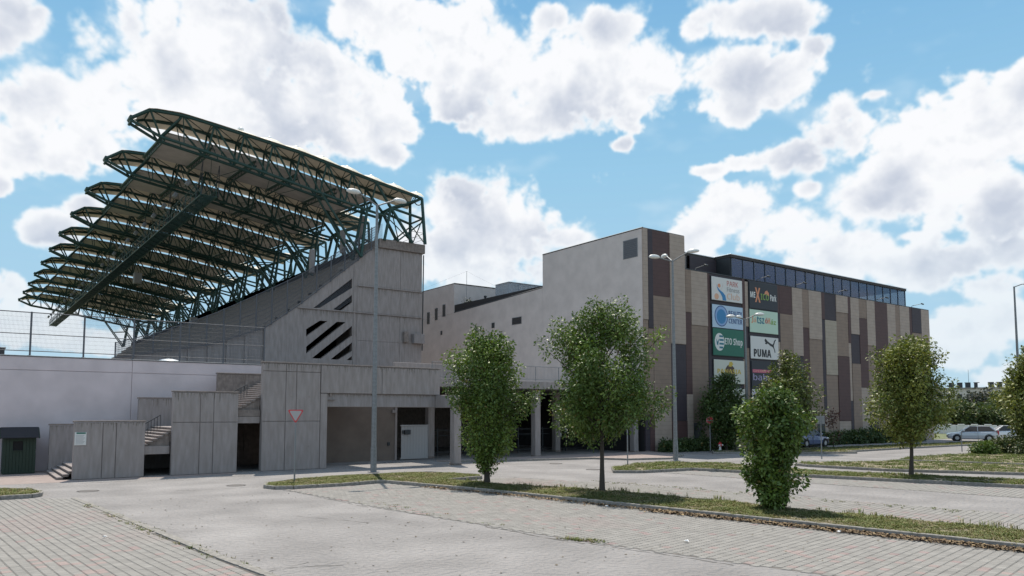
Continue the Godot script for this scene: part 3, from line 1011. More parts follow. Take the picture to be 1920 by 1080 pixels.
	hr.path([p3(8.79, 6.62, v + 0.3), p3(14.24, 7.76, v + 0.3), p3(17.86, 9.12, v + 0.3)], 0.06)
	obj("flank_coping", hr, M.concrete, t)
	# the rows of seats, as one long stepped body
	var st := PackedVector2Array([Vector2(6.0, 4.6), Vector2(27.0, 4.6), Vector2(27.0, 16.9)])
	for k in range(22, -1, -1):
		var x := 7.0 + k * 0.87
		var y: float = curve(x + 0.87, [[8.0, 5.8], [14.2, 7.0], [17.9, 8.3], [27.0, 15.9]])
		st.append(Vector2(x + 0.87, y))
		st.append(Vector2(x, y))
	st.append(Vector2(6.0, 6.0))
	var rows := MB.new()
	rows.prism(st, p3(0, 0, v + 1.6), Vector3.RIGHT, Vector3.UP, p3(0, 0, 110))
	obj("terrace_rows", rows, M.concrete_dark, t)
	part("rear_wall", p3(27.0, 4.6, v + 4.1), p3(31.0, 16.9, v + 112), M.concrete_grey, t)
	# mesh screens along the stair flank: upper (u, h) line, lower (u, h) line
	var lo := [[7.5, 6.3], [8.79, 6.51], [14.24, 7.64], [17.89, 9.07], [20.42, 10.97], [23.18, 13.33], [24.96, 14.83], [27.39, 16.95]]
	var hi := [[7.5, 7.2], [10.77, 8.3], [14.18, 9.78], [17.75, 11.74], [20.37, 13.24], [22.7, 14.85], [25.39, 16.94], [26.18, 17.72], [27.5, 18.45]]
	var wires := MB.new()
	var x := 8.0
	var nth := 0
	while x < 27.4:
		var a: float = curve(x, lo)
		var b: float = curve(x, hi)
		if nth % 23 == 0:
			var po := MB.new()
			po.tube(p3(x, a - 0.1, v - 0.05), p3(x, b + 0.06, v - 0.05), 0.045, 0.045, 6)
			obj("screen_post", po, M.screen_steel, t)
		else:
			wires.tube(p3(x, a, v - 0.05), p3(x, b, v - 0.05), 0.009, 0.009, 4, false)
		x += 0.05
		nth += 1
	for k in 9:
		var pts := []
		var y := 8.0
		while y < 27.5:
			pts.append(p3(y, lerpf(curve(y, lo), curve(y, hi), k / 8.0), v - 0.055))
			y += 0.9
		if k in [0, 4, 8]:
			var rl := MB.new()
			rl.path(pts, 0.028 if k != 4 else 0.018, 5)
			obj("screen_rail", rl, M.screen_steel, t)
		else:
			wires.path(pts, 0.012, 4)
	obj("screen_wires", wires, M.screen_steel, t).set_meta("kind", "stuff")
	for u in [22.0, 24.6, 26.3]:
		part("entrance_post", p3(u, curve(u, hi) - 0.4, v + 1.8), p3(u + 0.35, curve(u, hi) + 1.5, v + 2.2), M.concrete_grey, t, 0.02)
	var cage := MB.new()
	cage.path([p3(30.0, 17.09, v - 0.1), p3(30.0, 18.1, v - 0.1), p3(31.3, 18.1, v - 0.1), p3(31.3, 17.09, v - 0.1)], 0.02, 5)
	cage.path([p3(30.0, 17.6, v - 0.1), p3(31.3, 17.6, v - 0.1)], 0.015, 5)
	cage.path([p3(31.3, 18.1, v - 0.1), p3(31.3, 18.1, v + 4), p3(31.3, 17.09, v + 4)], 0.02, 5)
	cage.path([p3(31.3, 17.6, v - 0.1), p3(31.3, 17.6, v + 4)], 0.015, 5)
	obj("cap_railing", cage, M.screen_steel, t)
	make_roof(t)

func make_roof(t: Node3D) -> void:
	# one truss with its membrane and legs, copied down the stand
	var v0 := STAND_V
	var first := MB.new()
	var nodes_top := []
	var u := 9.5
	while u < 30.9:
		nodes_top.append(u)
		u += 2.13
	var nodes_low := [10.3]
	for k in range(1, 8):
		nodes_low.append(10.3 + k * 2.13 + 1.0)
	var tw := 1.05
	var lw := 0.5
	for s in [-1.0, 1.0]:
		var line := [p3(8.45, 22.9, 0.35 * s)]
		for x in nodes_top:
			line.append(p3(x, top_chord(x), tw * s))
		line.append(p3(30.8, 20.95, tw * s))
		first.path(line, 0.125, 8)
		line = [p3(8.45, 22.75, 0.35 * s)]
		for x in nodes_low:
			line.append(p3(x, low_chord(x), lw * s))
		line.append(p3(27.5, 19.1, lw * s))
		first.path(line, 0.115, 8)
		# web
		for k in nodes_low.size():
			var x: float = nodes_low[k]
			var low := p3(x, low_chord(x), lw * s)
			for d in [k, k + 1]:
				if d < nodes_top.size():
					first.tube(low, p3(nodes_top[d], top_chord(nodes_top[d]), tw * s), 0.075, 0.075, 6)
			if k:
				var xb: float = (nodes_low[k] + nodes_low[k - 1]) * 0.5
				first.tube(p3(xb, low_chord(xb), lw * s), p3(nodes_top[k], top_chord(nodes_top[k]), tw * s), 0.04, 0.04, 5)
	first.tube(p3(8.45, 22.95, 0.45), p3(8.45, 22.95, -0.45), 0.15, 0.15, 6)
	first.tube(p3(8.45, 22.68, 0.45), p3(8.45, 22.68, -0.45), 0.10, 0.10, 6)
	for k in nodes_top.size():
		var x: float = nodes_top[k]
		var y := top_chord(x)
		first.tube(p3(x, y, -tw), p3(x, y, tw), 0.05, 0.05, 5)
		var peak := 0.10 + 0.18 * smooth(8.8, 11.5, x) + 0.36 * smooth(13.0, 19.0, x)
		first.tube(p3(x, y, -tw), p3(x, y + peak, 0), 0.035, 0.035, 5)
		first.tube(p3(x, y, tw), p3(x, y + peak, 0), 0.035, 0.035, 5)
		if k:
			first.tube(p3(nodes_top[k - 1], top_chord(nodes_top[k - 1]), -tw), p3(x, y, tw), 0.035, 0.035, 5)
	for k in nodes_low.size():
		first.tube(p3(nodes_low[k], low_chord(nodes_low[k]), -lw), p3(nodes_low[k], low_chord(nodes_low[k]), lw), 0.05, 0.05, 5)
	# rear head ring
	first.ring(p3(31.0, 21.0, 0.0), Vector3(0, 0, 1), 0.35, 0.05, 10)
	first.tube(p3(30.8, 20.95, -tw), p3(30.8, 20.95, tw), 0.08, 0.08, 6)
	var truss_mesh := first.mesh()
	# membrane: an arched sheet, tighter at each node
	var mb := MB.new()
	var cols := 44
	var rows := 8
	for i in cols:
		for j in rows:
			var q := []
			for d in [[0, 0], [1, 0], [1, 1], [0, 1]]:
				var x := lerpf(8.9, 30.9, float(i + d[0]) / cols)
				var s := lerpf(-1.0, 1.0, float(j + d[1]) / rows)
				var sc := pow(absf(cos(PI * (x - 9.5) / 2.13)), 0.8)
				var arch := (1.0 - s * s) * (0.22 + 0.44 * sc * smooth(13.0, 19.0, x)) * smooth(8.8, 11.5, x) + 0.10 - 0.42 * smooth(0.4, 1.0, -s)
				q.append(p3(x, top_chord(x) + arch, -s * (1.25 if s > 0 else 1.65) * smooth(8.0, 9.6, x)))
			var nn: Vector3 = (q[1] - q[0]).cross(q[3] - q[0]).normalized()
			if nn.y < 0:
				nn = -nn
			mb.quad(q[0], q[1], q[2], q[3], nn)
	var mem_mesh := mb.mesh()
	var knob := MB.new()
	knob.ball(Vector3.ZERO, Vector3(0.24, 0.16, 0.24), 6, 10, -0.5, 0.5)
	var knob_mesh := knob.mesh()
	var lg := MB.new()
	for s in [-1.0, 1.0]:
		lg.tube(p3(31.0, 17.0, 1.3 * s), p3(30.8, 20.95, tw * s), 0.15, 0.13, 8)
		lg.tube(p3(29.9, 17.0, 1.1 * s), p3(28.0, 19.75, 0.8 * s), 0.15, 0.13, 8)
		lg.tube(p3(28.0, 19.75, 0.8 * s), p3(26.5, 21.6, tw * s), 0.13, 0.11, 8)
		lg.tube(p3(28.0, 19.75, 0.8 * s), p3(30.85, 19.2, 1.1 * s), 0.11, 0.11, 6)
		lg.tube(p3(28.0, 19.75, 0.8 * s), p3(27.5, 19.1, lw * s), 0.11, 0.11, 6)
		lg.tube(p3(27.4, 16.9, 0.9 * s), p3(28.0, 19.75, 0.8 * s), 0.12, 0.12, 6)
		lg.tube(p3(28.6, 17.0, 0.9 * s), p3(30.8, 18.9, 1.1 * s), 0.07, 0.07, 6)
		lg.tube(p3(25.4, 15.3, 0.8 * s), p3(26.0, 19.3, lw * s), 0.14, 0.12, 8)
		lg.tube(p3(25.4, 15.3, 0.8 * s), p3(22.1, 20.0, lw * s), 0.11, 0.09, 6)
		lg.tube(p3(23.7, 18.0, 0.65 * s), p3(25.9, 18.2, 0.6 * s), 0.06, 0.06, 6)
		lg.tube(p3(28.0, 19.75, 0.8 * s), p3(30.8, 20.95, tw * s), 0.10, 0.10, 6)
		lg.tube(p3(31.0, 17.0, 1.3 * s), p3(30.85, 19.2, -1.1 * s), 0.05, 0.05, 6)
		lg.tube(p3(29.9, 17.0, 1.1 * s), p3(28.0, 19.75, -0.8 * s), 0.05, 0.05, 6)
	lg.tube(p3(28.0, 19.75, -0.8), p3(28.0, 19.75, 0.8), 0.08, 0.08, 6)
	lg.tube(p3(30.85, 19.2, -1.1), p3(30.85, 19.2, 1.1), 0.08, 0.08, 6)
	var leg_mesh := lg.mesh()
	var purl := MB.new()
	purl.path([p3(0, -0.76, 1.5), p3(0, -0.26, 9.1)], 0.11, 6)
	purl.path([p3(0.05, -1.15, 1.5), p3(0.05, -0.65, 9.1)], 0.07, 6)
	for k in 9:
		purl.tube(p3(0.0, -0.76 + k * 0.055, 1.6 + k * 0.83), p3(0.05, -1.12 + k * 0.055, 2.0 + k * 0.83), 0.03, 0.03, 4)
		purl.tube(p3(0.05, -1.12 + k * 0.055, 2.0 + k * 0.83), p3(0.0, -0.70 + k * 0.055, 2.43 + k * 0.83), 0.03, 0.03, 4)
	var purl_mesh := purl.mesh()
	var ties := MB.new()
	for k in 3:
		ties.tube(p3(14.0 + k * 4.3, low_chord(14.0 + k * 4.3), 0.5), p3(16.2 + k * 4.3, low_chord(16.2 + k * 4.3) + 0.1, 9.7), 0.025, 0.025, 5)
		ties.tube(p3(16.2 + k * 4.3, low_chord(16.2 + k * 4.3), 0.5), p3(14.0 + k * 4.3, low_chord(14.0 + k * 4.3) + 0.1, 9.7), 0.025, 0.025, 5)
	var tie_mesh := ties.mesh()
	var edges := [10.9, 14.2, 17.5, 20.8, 24.1, 27.4]
	for k in 11:
		var at := Vector3(-0.12 * k, 0, -(v0 + 0.55 + 10.2 * k))
		var tr := inst("roof_truss", truss_mesh, M.green_steel, t)
		tr.position = at
		inst("membrane", mem_mesh, M.membrane, tr)
		for x in nodes_top:
			if k < 3 and x > 15.0:
				inst("membrane_cap", knob_mesh, M.dome_white, tr).position = p3(x, top_chord(x) + 0.74, 0)
		inst("roof_leg", leg_mesh, M.green_steel, t).position = at
		if k == 10:
			break
		for e in edges:
			var pl := inst("purlin", purl_mesh, M.green_steel, t)
			pl.position = at + p3(e, top_chord(e), 0)
		inst("cross_tie", tie_mesh, M.green_steel, t).position = at
		for e in edges.size() - 1:
			# ribbed roof panels between the trusses
			var a: float = edges[e] + 0.03
			var b: float = edges[e + 1] - 0.03
			var pb := MB.new()
			pb.prism(PackedVector2Array([Vector2(a, top_chord(a) - 0.62), Vector2(b, top_chord(b) - 0.62), Vector2(b, top_chord(b) - 0.52), Vector2(a, top_chord(a) - 0.52)]), p3(0, 0, 1.45), Vector3.RIGHT, Vector3.UP, p3(0, 0.5, 7.65))
			pb.tube(p3(a, top_chord(a) - 0.66, 1.5), p3(b, top_chord(b) - 0.66, 1.5), 0.13, 0.13, 6)
			obj("roof_panel", pb, M.roof_sheet, t).position = at
	# catwalk that carries the floodlights
	var cw := MB.new()
	var l := 104.0
	for u2 in [13.5, 14.6]:
		for h in [18.8, 19.3, 19.85]:
			cw.tube(p3(u2, h, 0), p3(u2, h, l), 0.06 if h < 19.0 else 0.035, -1.0, 6)
		for i in 70:
			cw.tube(p3(u2, 18.8, i * 1.5), p3(u2, 19.85, i * 1.5), 0.03, 0.03, 5)
			cw.tube(p3(u2, 18.8, i * 1.5), p3(u2, 19.85, i * 1.5 + 1.5), 0.025, 0.025, 4)
	for i in 260:
		cw.box(p3(13.5, 18.80, i * 0.4), p3(14.6, 18.84, i * 0.4 + 0.2))
		if i % 4 == 0:
			cw.tube(p3(13.5, 18.76, i * 0.4), p3(14.6, 18.76, i * 0.4 + 1.6), 0.03, 0.03, 4)
	var walk := obj("catwalk", cw, M.green_steel, t)
	walk.transform = Transform3D(Basis(Vector3.UP, 0.0118), p3(0.0, 0, v0 + 1.6))
	for i in 11:
		var hg := MB.new()
		for u2 in [13.5, 14.7]:
			hg.tube(p3(u2, 18.8, 0), p3(u2 + 0.15, low_chord(u2), 0.5), 0.03, 0.03, 5)
			hg.tube(p3(u2, 18.8, 1.6), p3(u2 + 0.15, low_chord(u2), 0.5), 0.03, 0.03, 5)
		obj("hanger", hg, M.dark_steel, t).position = Vector3(-0.12 * i, 0, -(v0 + 1.6 + 10.2 * i * 0.99))
	for i in 26:
		var fb := MB.new()
		var xf := Transform3D(Basis(Vector3.RIGHT, 0.0) * Basis(Vector3(0, 0, 1), -0.5), Vector3.ZERO)
		fb.cbox(Vector3(-0.2, -0.2, -0.22), Vector3(0.12, 0.2, 0.22), 0.05, xf)
		obj("floodlight", fb, M.grey_steel, t).position = Vector3(13.1 - 0.0118 * i * 4.0, 20.15, -(v0 + 4.0 + i * 3.95))
	for k in [[16.2, 18.6, 100.0], [24.0, 14.2, 105.0]]:
		part("loudspeaker", p3(k[0], k[1], k[2]), p3(k[0] + 0.9, k[1] + 1.3, k[2] + 0.8), M.white_panel, t, 0.05)

# ---------------------------------------------------------------- the shopping centre

const FACE := 36.64

func clad(t: Node3D, u0: float, u1: float, cuts: Array) -> void:
	# one column of cladding from top to bottom: [top, colour, lower edge, colour, lower edge ...]
	for i in range(1, cuts.size(), 2):
		var hi: float = cuts[i - 1]
		var lo: float = cuts[i + 1]
		var k := 0.018 * ((i * 7 + int(u0 * 10.0)) % 4)
		part("cladding_panel", p3(u0 + 0.012, lo + 0.012, FACE - k), p3(u1 - 0.012, hi - 0.012, FACE + 0.07), M["clad_" + cuts[i]], t, 0.006)

func make_mall() -> void:
	var t := thing("shopping_centre", "large shopping building clad in beige, tan and maroon strips", "shopping centre")
	var top := 13.4
	clad(t, 38.42, 38.89, [15.87, "light", 9.3, "tan", 2.6, "navy", 0.0])
	clad(t, 38.89, 39.39, [15.87, "navy", 8.72, "tan", 2.6, "maroon", 0.0])
	clad(t, 39.39, 41.2, [15.87, "maroon", 11.12, "tan", 3.2, "light", 0.0])
	clad(t, 41.2, 42.83, [15.87, "light", 7.75, "navy", 2.16, "maroon", 0.0])
	clad(t, 42.83, 43.5, [top, "tan", 10.18, "maroon", 4.11, "light", 0.0])
	clad(t, 43.5, 45.38, [top, "light", 9.27, "tan", 0.0])
	clad(t, 45.38, 45.72, [top, "maroon", 8.0, "navy", 0.0])
	clad(t, 45.72, 49.58, [top, "navy", 2.4, "tan", 0.0])
	clad(t, 49.58, 49.97, [top, "maroon", 9.1, "navy", 7.0, "tan", 0.0])
	clad(t, 49.97, 50.36, [top - 0.15, "light", 9.6, "navy", 7.9, "tan", 0.0])
	clad(t, 50.36, 54.25, [top, "navy", 2.4, "tan", 0.0])
	clad(t, 54.25, 54.6, [top, "maroon", 11.0, "navy", 8.63, "light", 0.0])
	clad(t, 54.6, 56.4, [top, "maroon", 11.02, "tan", 0.0])
	clad(t, 56.4, 57.9, [top, "light", 7.58, "navy", 2.2, "tan", 0.0])
	clad(t, 57.9, 58.85, [top, "tan", 10.07, "maroon", 1.6, "light", 0.0])
	clad(t, 58.85, 60.84, [top, "light", 9.14, "tan", 0.0])
	clad(t, 60.84, 61.35, [top, "maroon", 11.0, "navy", 3.01, "light", 0.0])
	clad(t, 61.35, 63.22, [top, "navy", 11.0, "green", 6.1, "tan", 0.0])
	clad(t, 63.22, 65.17, [top, "light", 11.83, "tan", 7.86, "maroon", 2.02, "light", 0.0])
	clad(t, 65.17, 65.62, [top, "maroon", 9.14, "light", 3.83, "navy", 0.0])
	clad(t, 65.62, 67.07, [top, "light", 9.99, "navy", 7.28, "tan", 0.0])
	clad(t, 67.07, 68.47, [top, "tan", 11.59, "maroon", 5.1, "light", 0.0])
	clad(t, 68.47, 69.94, [top, "light", 9.08, "tan", 0.0])
	clad(t, 69.94, 72.3, [top, "maroon", 4.2, "tan", 0.0])
	clad(t, 72.3, 73.87, [top, "light", 6.0, "tan", 0.0])
	clad(t, 73.87, 74.73, [top, "tan", 3.0, "navy", 0.0])
	clad(t, 74.73, 76.7, [top, "light", 5.5, "tan", 0.0])
	clad(t, 76.7, 77.2, [top, "maroon", 8.6, "light", 0.0])
	clad(t, 77.2, 79.15, [top, "navy", 10.88, "tan", 0.0])
	clad(t, 79.15, 80.9, [top, "light", 10.4, "tan", 3.5, "light", 0.0])
	part("building_core", p3(38.5, 0, FACE + 0.071), p3(80.88, 13.3, 75), M.backing, t)
	part("tower_core", p3(38.5, 13.3, FACE + 0.071), p3(42.8, 15.8, 48.0), M.side_render, t)
	part("end_wall", p3(80.885, 0, FACE + 0.071), p3(81.0, 13.38, 75), M.clad_tan, t)
	# side wall towards the stadium
	for k in [[36.72, 48.0, 4.2, 7.62], [36.72, 48.0, 7.63, 15.84]]:
		part("side_panel", p3(38.42, k[2], k[0]), p3(38.498, k[3], k[1]), M.side_render, t, 0.006)
	var lw := MB.new()
	lw.prism(PackedVector2Array([Vector2(48.01, 4.2), Vector2(61.9, 4.2), Vector2(61.9, 12.5), Vector2(48.01, 13.08)]), p3(38.42, 0, 0), Vector3(0, 0, -1), Vector3.UP, Vector3(0.078, 0, 0))
	obj("side_panel", lw, M.side_render, t)
	part("side_panel", p3(38.42, 4.2, 61.91), p3(38.498, 12.45, 80), M.side_render, t)
	part("side_panel", p3(38.424, 12.47, 61.91), p3(38.498, 15.4, 80), M.side_render, t)
	part("back_block", p3(38.5, 12.47, 61.93), p3(58.0, 15.38, 80), M.side_render, t)
	var cop := MB.new()
	cop.tube(p3(38.45, 15.88, FACE), p3(38.45, 15.88, 48.0), 0.07, 0.07, 4)
	cop.tube(p3(38.45, 15.88, 48.0), p3(42.83, 15.88, 48.0), 0.07, 0.07, 4)
	cop.tube(p3(38.42, 15.88, FACE + 0.03), p3(42.83, 15.88, FACE + 0.03), 0.05, 0.05, 4)
	cop.tube(p3(42.83, 15.88, FACE + 0.03), p3(42.83, 15.88, 48.0), 0.06, 0.06, 4)
	cop.tube(p3(38.46, 13.12, 48.0), p3(38.46, 12.54, 61.9), 0.07, 0.07, 4)
	cop.tube(p3(38.46, 15.44, 61.92), p3(38.46, 15.44, 80), 0.06, 0.06, 4)
	cop.tube(p3(38.46, 15.44, 61.92), p3(58, 15.44, 61.92), 0.06, 0.06, 4)
	obj("coping", cop, M.dark_steel, t)
	part("tower_return", p3(42.804, 13.3, FACE + 0.08), p3(42.83, 15.85, 48), M.clad_tan, t)
	for k in 9:
		part("louvre_slat", p3(38.385, 13.93 + k * 0.145, 37.2), p3(38.42, 14.05 + k * 0.145, 38.5), M.screen_steel, t, 0.006)
	part("louvre_frame", p3(38.405, 13.88, 37.12), p3(38.419, 15.25, 38.58), M.grey_steel, t)
	for k in [[66.9, 12.5], [65.3, 12.75], [63.8, 12.95]]:
		var w := part("window", p3(38.40, k[1] - 0.62, k[0] - 0.28), p3(38.423, k[1] + 0.62, k[0] + 0.28), M.grey_steel, t)
		part("pane", p3(38.39, k[1] - 0.57, k[0] - 0.23), p3(38.40, k[1] + 0.57, k[0] + 0.23), M.dark_glass, w)
	var vw := part("window", p3(38.40, 10.38, 50.9), p3(38.419, 11.02, 52.3), M.grey_steel, t)
	part("pane", p3(38.39, 10.43, 50.97), p3(38.40, 10.97, 52.23), M.dark_glass, vw)
	part("wall_vent", p3(38.38, 10.4, 54.95), p3(38.419, 10.88, 55.4), M.dark_steel, t, 0.01)
	part("wall_vent", p3(38.38, 10.55, 64.1), p3(38.419, 10.95, 64.4), M.dark_steel, t, 0.01)
	var rod := MB.new()
	rod.tube(p3(39.3, 12.4, 61.0), p3(39.3, 16.6, 61.0), 0.02, 0.02, 5)
	rod.path([p3(38.7, 15.44, 74), p3(39.3, 16.6, 61.0), p3(44, 15.5, 62.0)], 0.006, 4)
	obj("lightning_rod", rod, M.grey_steel, t)
	part("door", p3(43.3, 0.02, FACE - 0.03), p3(44.46, 2.0, FACE - 0.01), M.dark_steel, t, 0.01)
	part("door", p3(59.7, 0.02, FACE - 0.03), p3(61.2, 2.3, FACE - 0.01), M.dark_steel, t, 0.01)
	part("door", p3(68.6, 0.02, FACE - 0.03), p3(70.0, 2.0, FACE - 0.01), M.clad_navy, t, 0.01)
	# glazed top storey with its flat roof
	var gv := 37.6
	var ph := part("penthouse_roof", p3(49.45, 15.28, gv - 0.12), p3(78.1, 15.5, 42.9), M.soffit, t, 0.02)
	part("roof_edge", p3(49.40, 15.50, gv - 0.16), p3(78.14, 15.56, 43.0), M.flashing, ph, 0.012)
	part("penthouse_roof", p3(42.9, 15.26, 39.1), p3(49.449, 15.46, 45.6), M.soffit, t, 0.02)
	part("roof_edge", p3(42.86, 15.46, 39.06), p3(49.40, 15.52, 45.7), M.flashing, ph, 0.012)
	part("top_floor", p3(42.9, 13.3, gv + 0.1), p3(78.0, 13.4, 42.7), M.soffit, t)
	part("parapet_cap", p3(42.84, 13.40, FACE - 0.03), p3(80.9, 13.47, gv - 0.14), M.dark_steel, t, 0.012)
	part("side_screen", p3(49.46, 13.4, gv), p3(49.54, 15.27, 42.7), M.dark_steel, t)
	part("shade_panel", p3(46.2, 13.45, 38.95), p3(49.44, 15.25, 39.05), M.clad_navy, t, 0.01)  # dark colour stands in for the shaded opening of the set-back wing
	part("ceiling_beam", p3(49.6, 14.85, gv + 1.2), p3(72.5, 15.27, gv + 1.5), M.soffit, t)
	var n := 19
	for i in n + 1:
		var u := lerpf(49.6, 78.0, float(i) / n)
		part("mullion", p3(u - 0.04, 13.47, gv - 0.05), p3(u + 0.04, 15.28, gv + 0.05), M.dark_steel, t, 0.008)
		part("mullion", p3(u - 0.04, 13.4, 42.6), p3(u + 0.04, 15.28, 42.7), M.dark_steel, t)
		if i < n:
			var e := lerpf(49.6, 78.0, float(i + 1) / n)
			part("pane", p3(u + 0.05, 13.5, gv - 0.004), p3(e - 0.05, 15.26, gv + 0.004), M.glass, t)
			part("pane", p3(u + 0.05, 13.5, 42.64), p3(e - 0.05, 15.26, 42.65), M.glass, t)
	part("pane", p3(77.99, 13.5, gv + 0.06), p3(78.0, 15.26, 42.59), M.glass, t)
	for i in 3:
		part("pane", p3(42.95 + i * 1.08, 13.5, 39.15), p3(43.95 + i * 1.08, 15.24, 39.16), M.dark_glass, t)
	for k in [[64.2, 66.0, 40.5], [72.5, 75.0, 41.5]]:
		part("partition", p3(k[0], 13.4, k[2]), p3(k[1], 15.27, k[2] + 0.1), M.brown_wall, t)
	for u in [44.2, 51.9, 57.0, 63.4, 70.6, 77.6]:
		var b := MB.new()
		b.path([p3(u, 13.47, FACE + 0.15), p3(u, 13.62, FACE + 0.1), p3(u - 0.1, 13.72, FACE - 0.9)], 0.026, 6)
		var arm := obj("floodlight", b, M.grey_steel, t)
		var hd := MB.new()
		hd.cbox(Vector3(-0.15, -0.06, -0.11), Vector3(0.15, 0.06, 0.11), 0.03, Transform3D(Basis(Vector3.RIGHT, 0.5), p3(u - 0.1, 13.69, FACE - 0.98)))
		obj("lamp_head", hd, M.dark_steel, arm)
	# shiny wrapped plant on the lower roof
	var ac := thing("rooftop_unit", "silver foil-wrapped air conditioning unit on the lower shop roof", "air conditioner", p3(41.2, 12.9, 56.5))
	for i in 6:
		part("foil_panel", Vector3(i * 1.15, 0, -0.02), Vector3(i * 1.15 + 1.13, 2.2, -0.1), M.foil, ac, 0.03)
	for i in 2:
		part("foil_panel", Vector3(-0.02, 0, -0.12 - i * 1.1), Vector3(0.06, 2.2, -1.2 - i * 1.1), M.foil, ac, 0.03)
	part("casing", Vector3(0.06, 0.0, -0.11), Vector3(6.9, 2.15, -2.2), M.grey_steel, ac)
	part("top_sheet", Vector3(-0.05, 2.2, 0.02), Vector3(6.95, 2.25, -2.35), M.flashing, ac, 0.01)
	var vp := thing("vent_pipe", "small dark vent pipe beside the foil-wrapped roof unit", "pipe", p3(39.6, 12.4, 58.2))
	var vb := MB.new()
	vb.tube(Vector3.ZERO, Vector3(0, 1.3, 0), 0.1, 0.1, 8)
	vb.tube(Vector3(0, 1.3, 0), Vector3(0, 1.45, 0), 0.16, 0.12, 8)
	obj("pipe", vb, M.dark_steel, vp)

# ---------------------------------------------------------------- billboards

var board_at := Vector3.ZERO
var board_size := Vector2.ZERO

func board(label: String, u0: float, u1: float, h0: float, h1: float, m: Material) -> Node3D:
	var b := thing("billboard", label, "billboard", Vector3.ZERO, 0.0, "billboards on the shop facade")
	board_at = p3(u0, h0, FACE - 0.13)
	board_size = Vector2(u1 - u0, h1 - h0)
	part("sheet", p3(u0, h0, FACE - 0.13), p3(u1, h1, FACE - 0.08), m, b, 0.012)
	part("frame", p3(u0 - 0.03, h0 - 0.05, FACE - 0.075), p3(u1 + 0.03, h1 + 0.05, FACE - 0.02), M.dark_steel, b, 0.012)
	return b

func write(b: Node3D, words: String, ink: String, x0: float, x1: float, y0: float, y1: float, font: Font = null) -> void:
	var tm := TextMesh.new()
	tm.text = words
	tm.font = font if font else bold_font
	tm.font_size = 64
	tm.pixel_size = 0.01
	tm.depth = 0.02
	tm.curve_step = 1.0
	var box := tm.get_aabb()
	var o := MeshInstance3D.new()
	o.name = "lettering"
	o.mesh = tm
	o.material_override = M["ink_" + ink]
	b.add_child(o, true)
	var sx := (x1 - x0) * board_size.x / maxf(box.size.x, 0.01)
	var sy := (y1 - y0) * board_size.y / maxf(box.size.y, 0.01)
	o.scale = Vector3(sx, sy, 0.5)
	o.position = board_at + Vector3(x0 * board_size.x - box.position.x * sx, y0 * board_size.y - box.position.y * sy, 0.006)

func shape(b: Node3D, called: String, ink: String, pts: Array, lift := 0.008) -> void:
	var pp := PackedVector2Array()
	for p in pts:
		pp.append(Vector2(p[0] * board_size.x, p[1] * board_size.y))
	var mb := MB.new()
	mb.prism(pp, board_at + Vector3(0, 0, lift), Vector3.RIGHT, Vector3.UP, Vector3(0, 0, -lift + 0.001))
	obj(called, mb, M["ink_" + ink], b)

func disc(cx: float, cy: float, rx: float, ry: float, n := 28) -> Array:
	var out := []
	for i in n:
		var a := TAU * i / n
		out.append([cx + rx * cos(a), cy + ry * sin(a)])
	return out

func rect(x0: float, y0: float, x1: float, y1: float) -> Array:
	return [[x0, y0], [x1, y0], [x1, y1], [x0, y1]]

